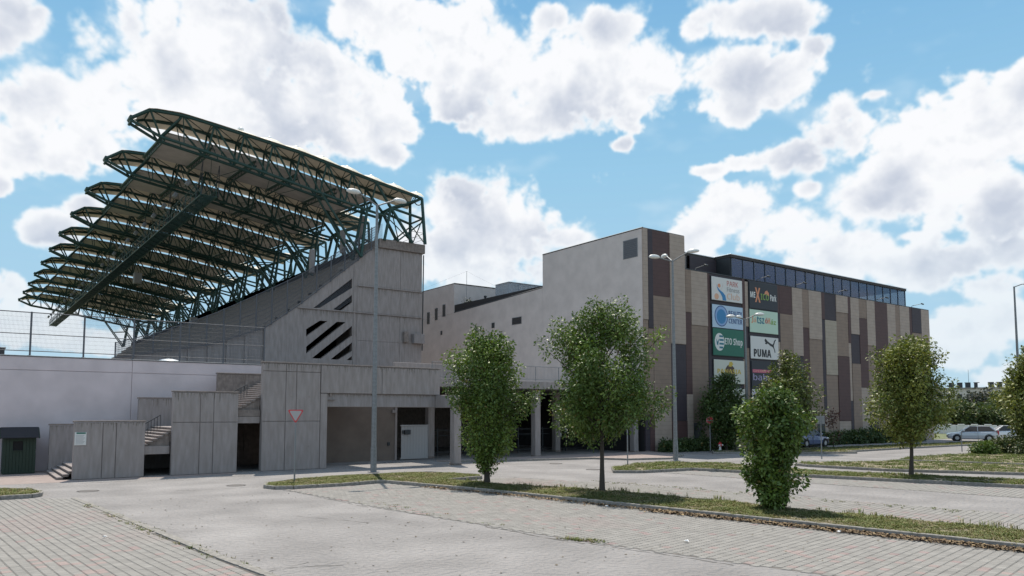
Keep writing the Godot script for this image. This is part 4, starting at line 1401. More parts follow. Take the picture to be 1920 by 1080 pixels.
func make_billboards() -> void:
	var b := board("white billboard with a blue and orange dancing figure beside fitness lettering", 45.77, 49.5, 11.38, 13.18, M.print_white)
	shape(b, "emblem", "peach", disc(0.15, 0.16, 0.07, 0.13))
	shape(b, "emblem", "orange", disc(0.235, 0.64, 0.042, 0.085), 0.012)
	shape(b, "emblem", "peach", [[0.29, 0.48], [0.35, 0.62], [0.36, 0.76], [0.34, 0.62], [0.31, 0.52], [0.25, 0.42]])
	shape(b, "emblem", "blue", [[0.165, 0.70], [0.175, 0.58], [0.25, 0.46], [0.36, 0.36], [0.43, 0.24], [0.46, 0.02], [0.34, 0.02], [0.33, 0.16], [0.28, 0.30], [0.20, 0.43], [0.165, 0.56]], 0.010)
	write(b, "PARK", "red", 0.49, 0.86, 0.68, 0.90, sans_font)
	write(b, "Fitness", "grey", 0.49, 0.90, 0.43, 0.62, sans_font)
	write(b, "Club", "peach", 0.49, 0.90, 0.10, 0.37, sans_font)
	b = board("pale blue beauty salon billboard with a round blue badge", 45.79, 49.52, 9.26, 11.03, M.print_ice)
	shape(b, "emblem", "navy", disc(0.28, 0.52, 0.215, 0.46))
	shape(b, "emblem", "sky", disc(0.28, 0.52, 0.195, 0.42), 0.010)
	shape(b, "emblem", "blue", disc(0.28, 0.50, 0.15, 0.32), 0.012)
	write(b, "UBI", "white", 0.19, 0.38, 0.38, 0.66)
	write(b, "BEAUTY", "navy", 0.52, 0.97, 0.58, 0.80)
	write(b, "CENTER", "navy", 0.52, 0.97, 0.24, 0.46)
	b = board("deep green billboard with a round white striped crest", 45.82, 49.56, 7.13, 9.2, M.print_green)
	shape(b, "emblem", "white", disc(0.20, 0.50, 0.155, 0.33))
	for k in 4:
		shape(b, "emblem_stripe", "teal", rect(0.19, 0.26 + k * 0.14, 0.34 - 0.02 * absf(k - 1.5), 0.33 + k * 0.14), 0.012)
	shape(b, "emblem_stripe", "teal", [[0.09, 0.62], [0.13, 0.50], [0.18, 0.62], [0.15, 0.36], [0.11, 0.40]], 0.012)
	write(b, "ETO Shop", "white", 0.37, 0.95, 0.34, 0.68)
	b = board("cream billboard with a brown hat emblem behind yellow lettering", 45.87, 49.56, 4.98, 6.8, M.print_cream)
	shape(b, "emblem", "brown", [[0.34, 0.42], [0.36, 0.62], [0.42, 0.76], [0.50, 0.82], [0.58, 0.78], [0.65, 0.68], [0.66, 0.42], [0.62, 0.28], [0.5, 0.22], [0.40, 0.28]])
	shape(b, "emblem", "yellow", [[0.46, 0.74], [0.50, 0.92], [0.57, 0.95], [0.62, 0.84], [0.55, 0.72]], 0.010)
	write(b, "PANASIA", "yellow", 0.10, 0.88, 0.42, 0.62)
	write(b, "M", "brown", 0.50, 0.68, 0.10, 0.32)
	b = board("lowest left billboard, pale with brown marks, half hidden by the dark tree", 45.9, 49.56, 2.8, 4.64, M.print_cream)
	shape(b, "emblem", "brown", disc(0.86, 0.55, 0.05, 0.16))
	write(b, "CAFE", "brown", 0.20, 0.75, 0.35, 0.68)
	b = board("black billboard with white, red and green fairground lettering", 50.42, 54.2, 11.14, 13.28, M.print_black)
	write(b, "ME", "white", 0.03, 0.20, 0.40, 0.62)
	write(b, "X", "orange", 0.19, 0.38, 0.24, 0.80)
	write(b, "ICO", "lime", 0.39, 0.68, 0.36, 0.60)
	shape(b, "emblem", "orange", [[0.52, 0.58], [0.55, 0.70], [0.62, 0.75], [0.68, 0.66], [0.69, 0.54], [0.60, 0.60]], 0.012)
	write(b, "Park", "white", 0.73, 0.95, 0.36, 0.62)
	b = board("mint billboard with playful many-coloured lettering", 50.41, 54.17, 9.19, 11.03, M.print_mint)
	write(b, "J", "orange", 0.05, 0.11, 0.40, 0.74)
	write(b, "á", "peach", 0.13, 0.22, 0.44, 0.66)
	write(b, "tsz", "teal", 0.24, 0.50, 0.40, 0.72)
	write(b, "ó", "red", 0.53, 0.62, 0.44, 0.70)
	write(b, "H", "orange", 0.63, 0.71, 0.44, 0.70)
	write(b, "áz", "lime", 0.73, 0.92, 0.42, 0.66)
	b = board("white billboard with black block capitals and a leaping cat", 50.44, 54.16, 7.07, 8.88, M.print_white)
	write(b, "PUMA", "black", 0.10, 0.72, 0.09, 0.44, heavy_font)
	shape(b, "emblem", "black", [[0.49, 0.86], [0.52, 0.93], [0.55, 0.90], [0.60, 0.82], [0.68, 0.75], [0.75, 0.70], [0.79, 0.70], [0.815, 0.76], [0.84, 0.87], [0.90, 0.94], [0.91, 0.90], [0.87, 0.84], [0.85, 0.74], [0.825, 0.66], [0.83, 0.57], [0.86, 0.46], [0.875, 0.34], [0.85, 0.33], [0.835, 0.45], [0.79, 0.57], [0.74, 0.60], [0.68, 0.64], [0.63, 0.70], [0.585, 0.72], [0.56, 0.68], [0.50, 0.70], [0.53, 0.75], [0.51, 0.79]])
	b = board("dark billboard with a pink bar above grey rounded letters", 50.48, 54.13, 4.68, 6.87, M.print_black)
	shape(b, "stripe", "pink", rect(0.03, 0.58, 0.72, 0.70))
	write(b, "GYERMEK", "peach", 0.06, 0.62, 0.60, 0.68, sans_font)
	write(b, "baba", "lilac", 0.05, 0.72, 0.30, 0.54, sans_font)
	b = board("lowest right billboard, white with lilac outlines, half hidden by a tree", 50.5, 54.1, 2.6, 4.62, M.print_white)
	shape(b, "emblem", "lilac", rect(0.05, 0.62, 0.30, 0.88))
	shape(b, "emblem", "lilac", rect(0.40, 0.55, 0.46, 0.86))

# ---------------------------------------------------------------- lamps and signs

func ring_head(b: MB, at: Vector3, dir: Vector3, long: float) -> void:
	# an oval luminaire lying along dir
	var k := b.v.size()
	var rows := 10
	var cols := 12
	var side := dir.cross(Vector3.UP).normalized()
	for i in rows + 1:
		var e := PI * (float(i) / rows - 0.5)
		for j in cols:
			var a := TAU * j / cols
			var y := sin(a)
			var w := cos(e)
			var d := dir * (sin(e) * long) + side * (cos(a) * w * 0.15) + Vector3.UP * (y * w * (0.15 if y > 0 else 0.09))
			b.v.append(at + d)
			b.n.append((dir * (sin(e) / long) + side * (cos(a) * w / 0.17) + Vector3.UP * (y * w / 0.13)).normalized())
	for i in rows:
		for j in cols:
			var p := k + i * cols + j
			var q := k + i * cols + (j + 1) % cols
			b.idx.append_array(PackedInt32Array([p, q, p + cols, q, q + cols, p + cols]))

func street_lamp(label: String, at: Vector3, tall: float, arms: Array, reach: float, r: float) -> void:
	var t := thing("street_lamp", label, "street lamp", at, 0.0, "tall car park lamps")
	var b := MB.new()
	b.tube(Vector3.ZERO, Vector3(0, 1.1, 0), r * 1.12, r * 1.08, 12)
	b.tube(Vector3(0, 1.1, 0), Vector3(0, 1.16, 0), r * 1.08, r * 0.95, 12)
	b.tube(Vector3(0, 1.16, 0), Vector3(0, tall, 0), r * 0.95, r * 0.45, 12)
	obj("pole", b, M.grey_steel, t)
	part("service_door", Vector3(-0.05, 0.35, r * 1.05), Vector3(0.05, 0.9, r * 1.13), M.grey_steel, t, 0.008)
	part("base_plate", Vector3(-0.2, 0, -0.2), Vector3(0.2, 0.04, 0.2), M.grey_steel, t, 0.01)
	for a in arms:
		var d: Vector3 = Vector3(a.x, 0, a.z).normalized()
		var tip: Vector3 = Vector3(0, tall, 0) + d * reach + Vector3(0, a.y, 0)
		var ab := MB.new()
		ab.path([Vector3(0, tall - 0.06, 0), Vector3(0, tall - 0.06, 0) + d * 0.3 + Vector3(0, a.y * 0.4, 0), tip - d * 0.25], 0.035, 8)
		var arm := obj("arm", ab, M.grey_steel, t)
		var hb := MB.new()
		ring_head(hb, tip, d, 0.34)
		obj("lamp_head", hb, M.lamp_white, arm)

func make_lamps() -> void:
	var right := Vector3(0.806, 0, 0.592)
	var ahead := Vector3(0.592, 0, -0.806)
	street_lamp("tall twin-armed lamp pole on the grass tip before the gateway", p3(14.76, 0.1, 30.43), 12.05, [Vector3(-1, 0.38, 0), Vector3(1, 0.34, 0.0)], 1.15, 0.125)
	street_lamp("three-armed lamp pole in front of the shop corner tower", p3(31.52, 0.1, 27.81), 11.1, [right * -0.94 + ahead * -0.34 + Vector3(0, 0.1, 0), right * 0.9 + ahead * -0.42 + Vector3(0, 0.4, 0), right * -0.2 + ahead * 0.98 + Vector3(0, 0.45, 0)], 1.15, 0.125)
	street_lamp("three-armed lamp pole standing before the billboards", p3(45.42, 0.0, 33.32), 9.55, [right * -0.9 + ahead * 0.42 + Vector3(0, 0.2, 0), right * -0.66 + ahead * -0.75 + Vector3(0, 0.0, 0), right * 0.96 + ahead * -0.28 + Vector3(0, 0.25, 0)], 1.0, 0.12)
	var t := thing("street_lamp", "single-armed road lamp at the far right picture edge", "street lamp", p3(64.6, 0, 22.9), 0.0, "tall car park lamps")
	var b := MB.new()
	b.tube(Vector3.ZERO, Vector3(0, 12.4, 0), 0.13, 0.06, 10)
	b.path([Vector3(0, 12.36, 0), Vector3(-0.6, 12.42, 0.75), Vector3(-0.82, 12.36, 1.0)], 0.035, 6)
	obj("pole", b, M.grey_steel, t)
	var hb := MB.new()
	ring_head(hb, Vector3(-1.0, 12.34, 1.25), Vector3(-0.62, -0.03, 0.78).normalized(), 0.42)
	obj("lamp_head", hb, M.grey_steel, t)

func tri_plate(r: float, depth: float, z: float) -> MB:
	var b := MB.new()
	var pp := PackedVector2Array()
	for k in 3:
		for s in [-0.12, 0.12]:
			var a: float = -PI / 2 + TAU * k / 3 + s * 0.7
			pp.append(Vector2(cos(a), sin(a)) * r)
	b.prism(pp, Vector3(0, 0, z), Vector3.RIGHT, Vector3.UP, Vector3(0, 0, -depth))
	return b

func sign_pole(called: String, label: String, at: Vector3, tall: float, turn: float) -> Node3D:
	var t := thing(called, label, "road sign", at, turn)
	var b := MB.new()
	b.tube(Vector3.ZERO, Vector3(0, tall, 0), 0.032, 0.032, 10)
	b.ball(Vector3(0, tall, 0), Vector3(0.034, 0.02, 0.034), 4, 10, 0.0, 0.5)
	obj("pole", b, M.sign_grey, t)
	return t

func make_signs() -> void:
	var t := sign_pole("yield_sign", "give-way sign, white triangle edged red, on the grass tip", p3(10.58, 0.1, 28.76), 2.7, -0.45)
	var plate := tri_plate(0.315, 0.015, 0.055)
	var o := obj("border", plate, M.red_paint, t)
	o.position = Vector3(0, 2.56, 0)
	o = obj("face", tri_plate(0.248, 0.006, 0.062), M.sign_face, t)
	o.position = Vector3(0, 2.56, 0)
	part("clamp", Vector3(-0.05, 2.52, 0.0), Vector3(0.05, 2.56, 0.04), M.sign_grey, t)
	t = sign_pole("no_entry_sign", "round red no-entry sign near the dark tree and hydrant", p3(42.65, 0.05, 34.43), 2.4, -0.89)
	var b := MB.new()
	b.tube(Vector3(0, 2.15, 0.04), Vector3(0, 2.15, 0.055), 0.25, 0.25, 24)
	obj("face", b, M.red_paint, t)
	part("bar", Vector3(-0.18, 2.115, 0.056), Vector3(0.18, 2.185, 0.06), M.white_paint, t)
	b = MB.new()
	b.ring(Vector3(0, 2.15, 0.052), Vector3(0, 0, 1), 0.245, 0.008, 24)
	obj("rim", b, M.white_paint, t)
	t = sign_pole("sign_pole", "bare grey sign pole on the island right of the round tree", p3(27.36, 0.1, 27.32), 2.6, 0.9)
	part("plate", Vector3(-0.25, 2.15, 0.035), Vector3(0.25, 2.6, 0.045), M.sign_grey, t, 0.004)
	t = sign_pole("sign_pole", "thin pole with a sign seen edge-on before the blue car", p3(39.65, 0.1, 24.12), 2.5, 2.2)
	part("plate", Vector3(-0.22, 2.0, 0.035), Vector3(0.22, 2.45, 0.045), M.sign_grey, t, 0.004)
	sign_pole("sign_pole", "short post on the far grass in front of the silver car", p3(54.68, 0.1, 22.97), 1.35, 0.0)
	t = thing("bollard_lamp", "small dark post lamp in front of the shop corner", "lamp", p3(40.4, 0.0, 35.6))
	b = MB.new()
	b.tube(Vector3.ZERO, Vector3(0, 1.75, 0), 0.04, 0.04, 8)
	obj("post", b, M.dark_steel, t)
	b = MB.new()
	b.tube(Vector3(0, 1.75, 0), Vector3(0, 2.05, 0), 0.07, 0.2, 10)
	obj("lamp_head", b, M.dark_steel, t)
	t = thing("fire_hydrant", "small red and white hydrant on the verge by the dark tree", "hydrant", p3(43.3, 0.1, 34.1))
	b = MB.new()
	b.tube(Vector3.ZERO, Vector3(0, 0.05, 0), 0.13, 0.13, 12)
	b.tube(Vector3(0, 0.05, 0), Vector3(0, 0.28, 0), 0.075, 0.075, 12)
	obj("standpipe", b, M.white_paint, t)
	b = MB.new()
	b.tube(Vector3(0, 0.28, 0), Vector3(0, 0.46, 0), 0.12, 0.12, 12)
	b.ball(Vector3(0, 0.46, 0), Vector3(0.12, 0.09, 0.12), 5, 12, 0.0, 0.5)
	b.tube(Vector3(0, 0.54, 0), Vector3(0, 0.6, 0), 0.03, 0.03, 6)
	obj("head", b, M.red_paint, t)
	for s in [-1.0, 1.0]:
		b = MB.new()
		b.tube(Vector3(0.08 * s, 0.37, 0.05), Vector3(0.2 * s, 0.35, 0.09), 0.055, 0.06, 10)
		obj("outlet", b, M.white_paint, t)

# ---------------------------------------------------------------- cars

func car(label: String, paint: Material, at: Vector3, turn: float) -> void:
	# x points forward; a five-door hatchback
	var t := thing("parked_car", label, "car", at, turn, "cars parked by the shops")
	# body: rounded cross-sections along the car
	var st := [[2.12, 0.55, 0.36, 0.62], [2.05, 0.74, 0.26, 0.72], [1.75, 0.83, 0.22, 0.80], [1.2, 0.87, 0.20, 0.87], [0.85, 0.88, 0.20, 0.93], [0.0, 0.88, 0.20, 0.95], [-1.0, 0.88, 0.20, 0.97], [-1.7, 0.87, 0.22, 0.99], [-2.05, 0.82, 0.26, 0.98], [-2.18, 0.70, 0.36, 0.86]]
	var b := MB.new()
	var rings := []
	for s in st:
		var r := []
		var w: float = s[1]
		var lo: float = s[2]
		var hi: float = s[3]
		for k in [[-0.86, 0.0], [-0.98, 0.12], [-1.0, 0.5], [-0.96, 0.86], [-0.80, 1.0], [-0.3, 1.03], [0.3, 1.03], [0.80, 1.0], [0.96, 0.86], [1.0, 0.5], [0.98, 0.12], [0.86, 0.0]]:
			r.append(Vector3(s[0], lerpf(lo, hi, k[1]), k[0] * w))
		rings.append(r)
	for i in rings.size() - 1:
		for j in 12:
			var q0: Vector3 = rings[i][j]
			var q1: Vector3 = rings[i][(j + 1) % 12]
			var q2: Vector3 = rings[i + 1][(j + 1) % 12]
			var q3: Vector3 = rings[i + 1][j]
			var nn := (q1 - q0).cross(q3 - q0).normalized()
			var mid := (q0 + q1 + q2 + q3) * 0.25
			if nn.dot(mid - Vector3(mid.x, 0.55, 0)) < 0.0:
				nn = -nn
			b.quad(q0, q1, q2, q3, nn)
	for e in [0, rings.size() - 1]:
		for j in range(1, 11):
			b.tri(rings[e][0], rings[e][j], rings[e][j + 1], Vector3.RIGHT if e == 0 else Vector3.LEFT)
	obj("body", b, paint, t)
	# greenhouse of dark glass with painted roof and pillars
	var g := MB.new()
	var base := [Vector3(0.98, 0.93, 0.74), Vector3(-2.02, 0.99, 0.72)]
	var roof := [Vector3(0.22, 1.44, 0.58), Vector3(-1.45, 1.43, 0.56)]
	var mz := Vector3(1, 1, -1)
	g.quad(base[0], base[1], roof[1], roof[0], Vector3(0, 0.3, 1).normalized())
	g.quad(base[0] * mz, base[1] * mz, roof[1] * mz, roof[0] * mz, Vector3(0, 0.3, -1).normalized())
	g.quad(base[0], base[0] * mz, roof[0] * mz, roof[0], Vector3(0.6, 0.8, 0).normalized())
	g.quad(base[1], base[1] * mz, roof[1] * mz, roof[1], Vector3(-0.7, 0.7, 0).normalized())
	obj("windows", g, M.car_glass, t)
	var p := MB.new()
	p.cbox(Vector3(-1.5, 1.425, -0.58), Vector3(0.26, 1.48, 0.58), 0.025)
	for z in [Vector3.ONE, mz]:
		p.tube(base[0] * z, roof[0] * z, 0.04, 0.035, 6)
		p.tube(base[1] * z + Vector3(0.1, 0, 0), roof[1] * z, 0.09, 0.07, 6)
		p.tube(Vector3(-0.42, 0.95, 0.745) * z, Vector3(-0.42, 1.44, 0.58) * z, 0.03, 0.03, 6)
	obj("roof", p, paint, t)
	for x in [1.32, -1.32]:
		for s in [-1.0, 1.0]:
			var w := MB.new()
			w.tube(Vector3(x, 0.315, 0.66 * s), Vector3(x, 0.315, 0.89 * s), 0.315, 0.315, 20)
			var wh := obj("wheel", w, M.tyre, t)
			w = MB.new()
			w.tube(Vector3(x, 0.315, 0.885 * s), Vector3(x, 0.315, 0.9 * s), 0.2, 0.17, 16)
			obj("rim", w, M.rim, wh)
			w = MB.new()
			w.ring(Vector3(x, 0.33, 0.872 * s), Vector3(0, 0, 1), 0.35, 0.03, 18)
			obj("wheel_arch", w, M.tyre, t)
	for s in [-1.0, 1.0]:
		part("headlight", Vector3(1.80, 0.60, 0.52 * s), Vector3(2.08, 0.74, 0.78 * s), M.head_clear, t, 0.04)
		part("tail_light", Vector3(-2.16, 0.66, 0.56 * s), Vector3(-2.0, 1.02, 0.80 * s), M.tail_red, t, 0.03)
		part("mirror", Vector3(0.66, 0.97, 0.80 * s), Vector3(0.86, 1.10, 1.0 * s), paint, t, 0.03)
		part("door_handle", Vector3(-0.35, 0.80, 0.872 * s), Vector3(-0.15, 0.83, 0.90 * s), paint, t)
		part("door_seam", Vector3(-0.43, 0.28, 0.868 * s), Vector3(-0.415, 0.94, 0.884 * s), M.tyre, t)
	part("grille", Vector3(2.08, 0.40, -0.42), Vector3(2.135, 0.56, 0.42), M.tyre, t, 0.01)
	part("bumper_trim", Vector3(-2.2, 0.32, -0.6), Vector3(-2.1, 0.5, 0.6), M.tyre, t, 0.02)
	part("number_plate", Vector3(2.13, 0.42, -0.25), Vector3(2.145, 0.53, 0.25), M.white_paint, t)
	part("number_plate", Vector3(-2.2, 0.62, -0.25), Vector3(-2.185, 0.73, 0.25), M.white_paint, t)

# ---------------------------------------------------------------- plants

func leaves(r: RandomNumberGenerator, clumps: Array, size: float, dark: Color, light: Color, fresh: float) -> ArrayMesh:
	# clumps: [centre, radius, how many]; every leaf is a small folded blade
	var total := 0
	for k in clumps:
		total += k[2]
	var v := PackedVector3Array()
	var n := PackedVector3Array()
	var c := PackedColorArray()
	var idx := PackedInt32Array()
	v.resize(total * 4)
	n.resize(total * 4)
	c.resize(total * 4)
	idx.resize(total * 6)
	var at := 0
	for k in clumps:
		var axis := Vector3(k[0].x, 0.0, k[0].z).normalized() * 0.55 + Vector3(r.randf_range(-0.3, 0.3), 1.0, r.randf_range(-0.3, 0.3))
		axis = axis.normalized()
		var tone := r.randf()
		var young := 1.0 if r.randf() < fresh else 0.0
		for i in k[2]:
			var d := Vector3(r.randfn(), r.randfn(), r.randfn()).normalized()
			var p: Vector3 = k[0] + (d + axis * d.dot(axis) * 0.75) * k[1] * 0.88 * pow(r.randf(), 0.45)
			var dir := (d * 0.7 + Vector3(r.randfn() * 0.6, r.randfn() * 0.45 - 0.25, r.randfn() * 0.6)).normalized()
			var side := dir.cross(Vector3(r.randfn(), r.randfn() + 1.2, r.randfn())).normalized()
			var nn := side.cross(dir)
			if nn.y < 0.0:
				nn = -nn
				side = -side
			var s := size * r.randf_range(0.65, 1.25)
			var q := at * 4
			var m := p + dir * s * 0.5 + nn * s * 0.06
			v[q] = p
			v[q + 1] = m + side * s * 0.27
			v[q + 2] = p + dir * s - nn * s * 0.08
			v[q + 3] = m - side * s * 0.27
			var t := clampf(tone * 0.55 + r.randf() * 0.45, 0.0, 1.0)
			var col := dark.lerp(light, t * (0.5 + 0.5 * young)) * r.randf_range(0.8, 1.2)
			if r.randf() < 0.02:
				col = Color(0.20, 0.15, 0.045)
			for j in 4:
				n[q + j] = nn
				c[q + j] = col
			var w := at * 6
			idx[w] = q
			idx[w + 1] = q + 2
			idx[w + 2] = q + 1
			idx[w + 3] = q
			idx[w + 4] = q + 3
			idx[w + 5] = q + 2
			at += 1
	var arr := []
	arr.resize(Mesh.ARRAY_MAX)
	arr[Mesh.ARRAY_VERTEX] = v
	arr[Mesh.ARRAY_NORMAL] = n
	arr[Mesh.ARRAY_COLOR] = c
	arr[Mesh.ARRAY_INDEX] = idx
	var mesh := ArrayMesh.new()
	mesh.add_surface_from_arrays(Mesh.PRIMITIVE_TRIANGLES, arr)
	return mesh

const GREEN_DARK := Color(0.045, 0.088, 0.018)
const GREEN_LIGHT := Color(0.215, 0.30, 0.055)

func tree(called: String, label: String, category: String, at: Vector3, seed_: int, profile: Array, opt: Dictionary) -> Node3D:
	# profile: [height, radius] up the crown
	var r := RandomNumberGenerator.new()
	r.seed = seed_
	var t := thing(called, label, category, at, 0.0, opt.get("group", ""))
	var top: float = profile[-1][0]
	var low: float = profile[0][0]
	var tr: float = opt.get("trunk", 0.08)
	var wood := MB.new()
	var stem := []
	var sway := Vector3(r.randf_range(-0.1, 0.1), 0, r.randf_range(-0.1, 0.1))
	for i in 8:
		var f := i / 7.0
		stem.append(Vector3(sway.x * sin(f * 3.0), f * top * 0.86, sway.z * sin(f * 4.0)))
	for i in 7:
		wood.tube(stem[i], stem[i + 1], tr * (1.0 - 0.125 * i) * (1.25 if i == 0 else 1.0), tr * (1.0 - 0.125 * (i + 1)), 8, false)
	var clumps := []
	var k: int = opt.get("clumps", 70)
	var per: int = opt.get("leaves", 180)
	var cr: float = opt.get("clump_r", 0.5)
	var lobes := FastNoiseLite.new()
	lobes.seed = seed_
	lobes.frequency = 0.9
	var tries := 0
	while clumps.size() < k and tries < k * 30:
		tries += 1
		var h := r.randf_range(low, top)
		var rad := curve(h, profile)
		if r.randf() > rad / opt.get("widest", 2.2) + 0.12:
			continue
		var a := r.randf() * TAU
		var bulge := 0.92 + 1.0 * lobes.get_noise_3d(cos(a) * 1.6, h * 1.1, sin(a) * 1.6)
		var d := rad * bulge * pow(r.randf(), 0.42)
		var p := Vector3(cos(a) * d, h, sin(a) * d)
		var rr := minf(cr * r.randf_range(0.7, 1.25), maxf(rad * 0.75, 0.16))
		clumps.append([p, rr, int(per * rr * rr / (cr * cr)) + 8])
		if r.randf() < 0.45:
			var hf := maxf(low * 1.02, h - 0.8 * d - 0.15) / (top * 0.86) * 7.0
			var from: Vector3 = stem[clampi(int(hf), 0, 6)].lerp(stem[clampi(int(hf) + 1, 0, 7)], clampf(hf - int(hf), 0.0, 1.0))
			var mid := from.lerp(p, 0.55) + Vector3(0, 0.12 * d, 0)
			wood.tube(from, mid, tr * 0.32, tr * 0.2, 5, false)
			wood.tube(mid, p, tr * 0.2, 0.008, 5, false)
	for e in opt.get("extra", []):
		clumps.append([e[0], e[1], int(per * e[1] * e[1] / (cr * cr)) + 8])
		wood.tube(stem[4] if e[0].y > stem[4].y else stem[3], e[0], tr * 0.25, 0.01, 5, false)
	obj("trunk", wood, M.bark, t)
	inst("crown", leaves(r, clumps, opt.get("leaf", 0.14), opt.get("dark", GREEN_DARK), opt.get("light", GREEN_LIGHT), opt.get("fresh", 0.4)), M[opt.get("mat", "leaf")], t)
	return t

func make_trees() -> void:
	var right := Vector3(0.806, 0, 0.592)
	var lot := "car park trees on the grass strips"
	tree("young_tree", "narrow leafy tree with foliage almost to the ground, before the gateway", "tree", p3(16.1, 0.1, 23.5), 101, [[0.6, 0.28], [1.1, 0.6], [2.0, 1.0], [3.0, 1.22], [4.0, 1.28], [4.7, 0.95], [5.2, 0.55], [5.75, 0.15]], {"clumps": 88, "leaves": 260, "clump_r": 0.45, "leaf": 0.12, "widest": 1.6, "trunk": 0.10, "fresh": 0.45, "group": lot,
		"extra": [[right * 1.7 + Vector3(0, 3.15, 0), 0.42], [right * 1.35 + Vector3(0, 2.9, 0), 0.5], [right * 1.0 + Vector3(0, 2.6, 0), 0.5], [right * -0.35 + Vector3(0, 5.6, 0), 0.32], [right * 0.55 + Vector3(0, 5.1, 0), 0.3], [right * -0.12 + Vector3(0, 0.75, 0), 0.3], [right * -1.3 + Vector3(0, 4.4, 0), 0.4], [right * 0.15 + Vector3(0, 0.5, 0), 0.22]]})
	tree("young_tree", "broad round-crowned tree on a clean trunk, in the picture centre", "tree", p3(17.6, 0.1, 18.8), 102, [[1.9, 0.6], [2.25, 1.35], [2.9, 1.78], [3.9, 1.98], [4.8, 1.65], [5.4, 1.1], [5.9, 0.65], [6.3, 0.2]], {"clumps": 125, "leaves": 260, "clump_r": 0.48, "leaf": 0.115, "widest": 2.2, "trunk": 0.085, "fresh": 0.4, "group": lot,
		"extra": [[right * 2.0 + Vector3(0, 5.2, 0), 0.35], [right * -1.5 + Vector3(0, 5.3, 0), 0.4], [right * 1.9 + Vector3(0, 2.7, 0), 0.45], [right * 0.9 + Vector3(0, 5.6, 0), 0.45], [right * -1.9 + Vector3(0, 4.8, 0), 0.35]]})
	tree("shrubby_tree", "dense shrub-like young tree leafy down to the grass, nearest the viewer", "tree", p3(18.15, 0.1, 12.5), 103, [[0.12, 0.32], [0.5, 0.52], [1.2, 0.66], [2.0, 0.66], [2.5, 0.58], [2.9, 0.36], [3.25, 0.12]], {"clumps": 80, "leaves": 190, "clump_r": 0.30, "leaf": 0.125, "widest": 1.0, "trunk": 0.05, "fresh": 0.45, "group": lot,
		"extra": [[right * -0.62 + Vector3(0, 2.65, 0), 0.22], [right * 0.2 + Vector3(0, 3.05, 0), 0.2], [right * 0.75 + Vector3(0, 0.75, 0), 0.22], [right * -0.7 + Vector3(0, 0.95, 0), 0.22], [right * 0.6 + Vector3(0, 2.4, 0), 0.22]]})
	tree("young_tree", "round yellowish-green tree on a slim trunk, right of the shop facade", "tree", p3(32.4, 0.1, 15.65), 104, [[1.75, 0.5], [2.2, 1.15], [3.0, 1.48], [4.2, 1.4], [5.0, 0.95], [5.7, 0.3]], {"clumps": 110, "leaves": 190, "clump_r": 0.48, "leaf": 0.135, "widest": 1.85, "trunk": 0.09, "dark": Color(0.06, 0.095, 0.02), "light": Color(0.30, 0.31, 0.06), "fresh": 0.6, "group": lot,
		"extra": [[right * 1.75 + Vector3(0, 3.6, 0), 0.4], [right * -1.6 + Vector3(0, 2.6, 0), 0.45], [right * 1.4 + Vector3(0, 4.9, 0), 0.35], [right * -1.3 + Vector3(0, 5.0, 0), 0.35]]})
	tree("young_tree", "tall olive-green tree behind the shrubby tree, before the facade", "tree", p3(45.8, 0.1, 30.4), 105, [[1.2, 0.9], [2.0, 1.6], [3.2, 1.95], [4.4, 1.6], [5.6, 1.0], [6.7, 0.3]], {"clumps": 110, "leaves": 110, "clump_r": 0.6, "leaf": 0.22, "widest": 2.2, "trunk": 0.1, "dark": Color(0.055, 0.085, 0.022), "light": Color(0.22, 0.24, 0.06), "fresh": 0.5, "group": lot})
	tree("dark_tree", "dark green tree in the shade under the billboards", "tree", p3(44.5, 0.05, 34.5), 106, [[0.9, 0.8], [1.6, 1.5], [2.6, 1.7], [3.6, 1.5], [4.5, 0.95], [5.3, 0.3]], {"clumps": 110, "leaves": 120, "clump_r": 0.5, "leaf": 0.2, "widest": 1.75, "trunk": 0.09, "dark": Color(0.040, 0.075, 0.020), "light": Color(0.13, 0.19, 0.05), "fresh": 0.25})
	tree("edge_tree", "leafy yellow-green tree cut off by the right picture edge", "tree", p3(56.6, 0.1, 19.4), 107, [[0.9, 0.8], [1.8, 1.5], [3.2, 1.75], [4.6, 1.45], [5.8, 0.9], [6.9, 0.25]], {"clumps": 130, "leaves": 110, "clump_r": 0.6, "leaf": 0.22, "widest": 2.2, "trunk": 0.11, "dark": Color(0.06, 0.09, 0.02), "light": Color(0.27, 0.28, 0.06), "fresh": 0.6})
	tree("low_bush", "low spreading bush under the tree at the right edge", "bush", p3(55.3, 0.1, 20.1), 108, [[0.1, 1.2], [0.4, 1.4], [0.7, 1.0], [0.95, 0.4]], {"clumps": 60, "leaves": 110, "clump_r": 0.45, "leaf": 0.17, "widest": 1.8, "trunk": 0.04, "dark": Color(0.035, 0.06, 0.018), "light": Color(0.11, 0.13, 0.035)})
	tree("low_bush", "smaller low bush left of the spreading bush on the far grass", "bush", p3(53.2, 0.1, 21.0), 118, [[0.1, 0.6], [0.25, 0.65], [0.5, 0.25]], {"clumps": 26, "leaves": 110, "clump_r": 0.35, "leaf": 0.17, "widest": 1.0, "trunk": 0.03})
	tree("sapling", "thin staked sapling with sparse dark red leaves beside the blue car", "sapling", p3(53.2, 0.1, 31.4), 109, [[1.7, 0.3], [2.2, 0.55], [2.8, 0.25]], {"clumps": 14, "leaves": 16, "clump_r": 0.3, "leaf": 0.16, "widest": 0.6, "trunk": 0.03, "dark": Color(0.06, 0.02, 0.02), "light": Color(0.12, 0.05, 0.04),
		"extra": [[Vector3(0.5, 0.65, 0.2), 0.3], [Vector3(-0.5, 0.7, 0.1), 0.3], [Vector3(0.1, 0.9, 0.3), 0.3]]})
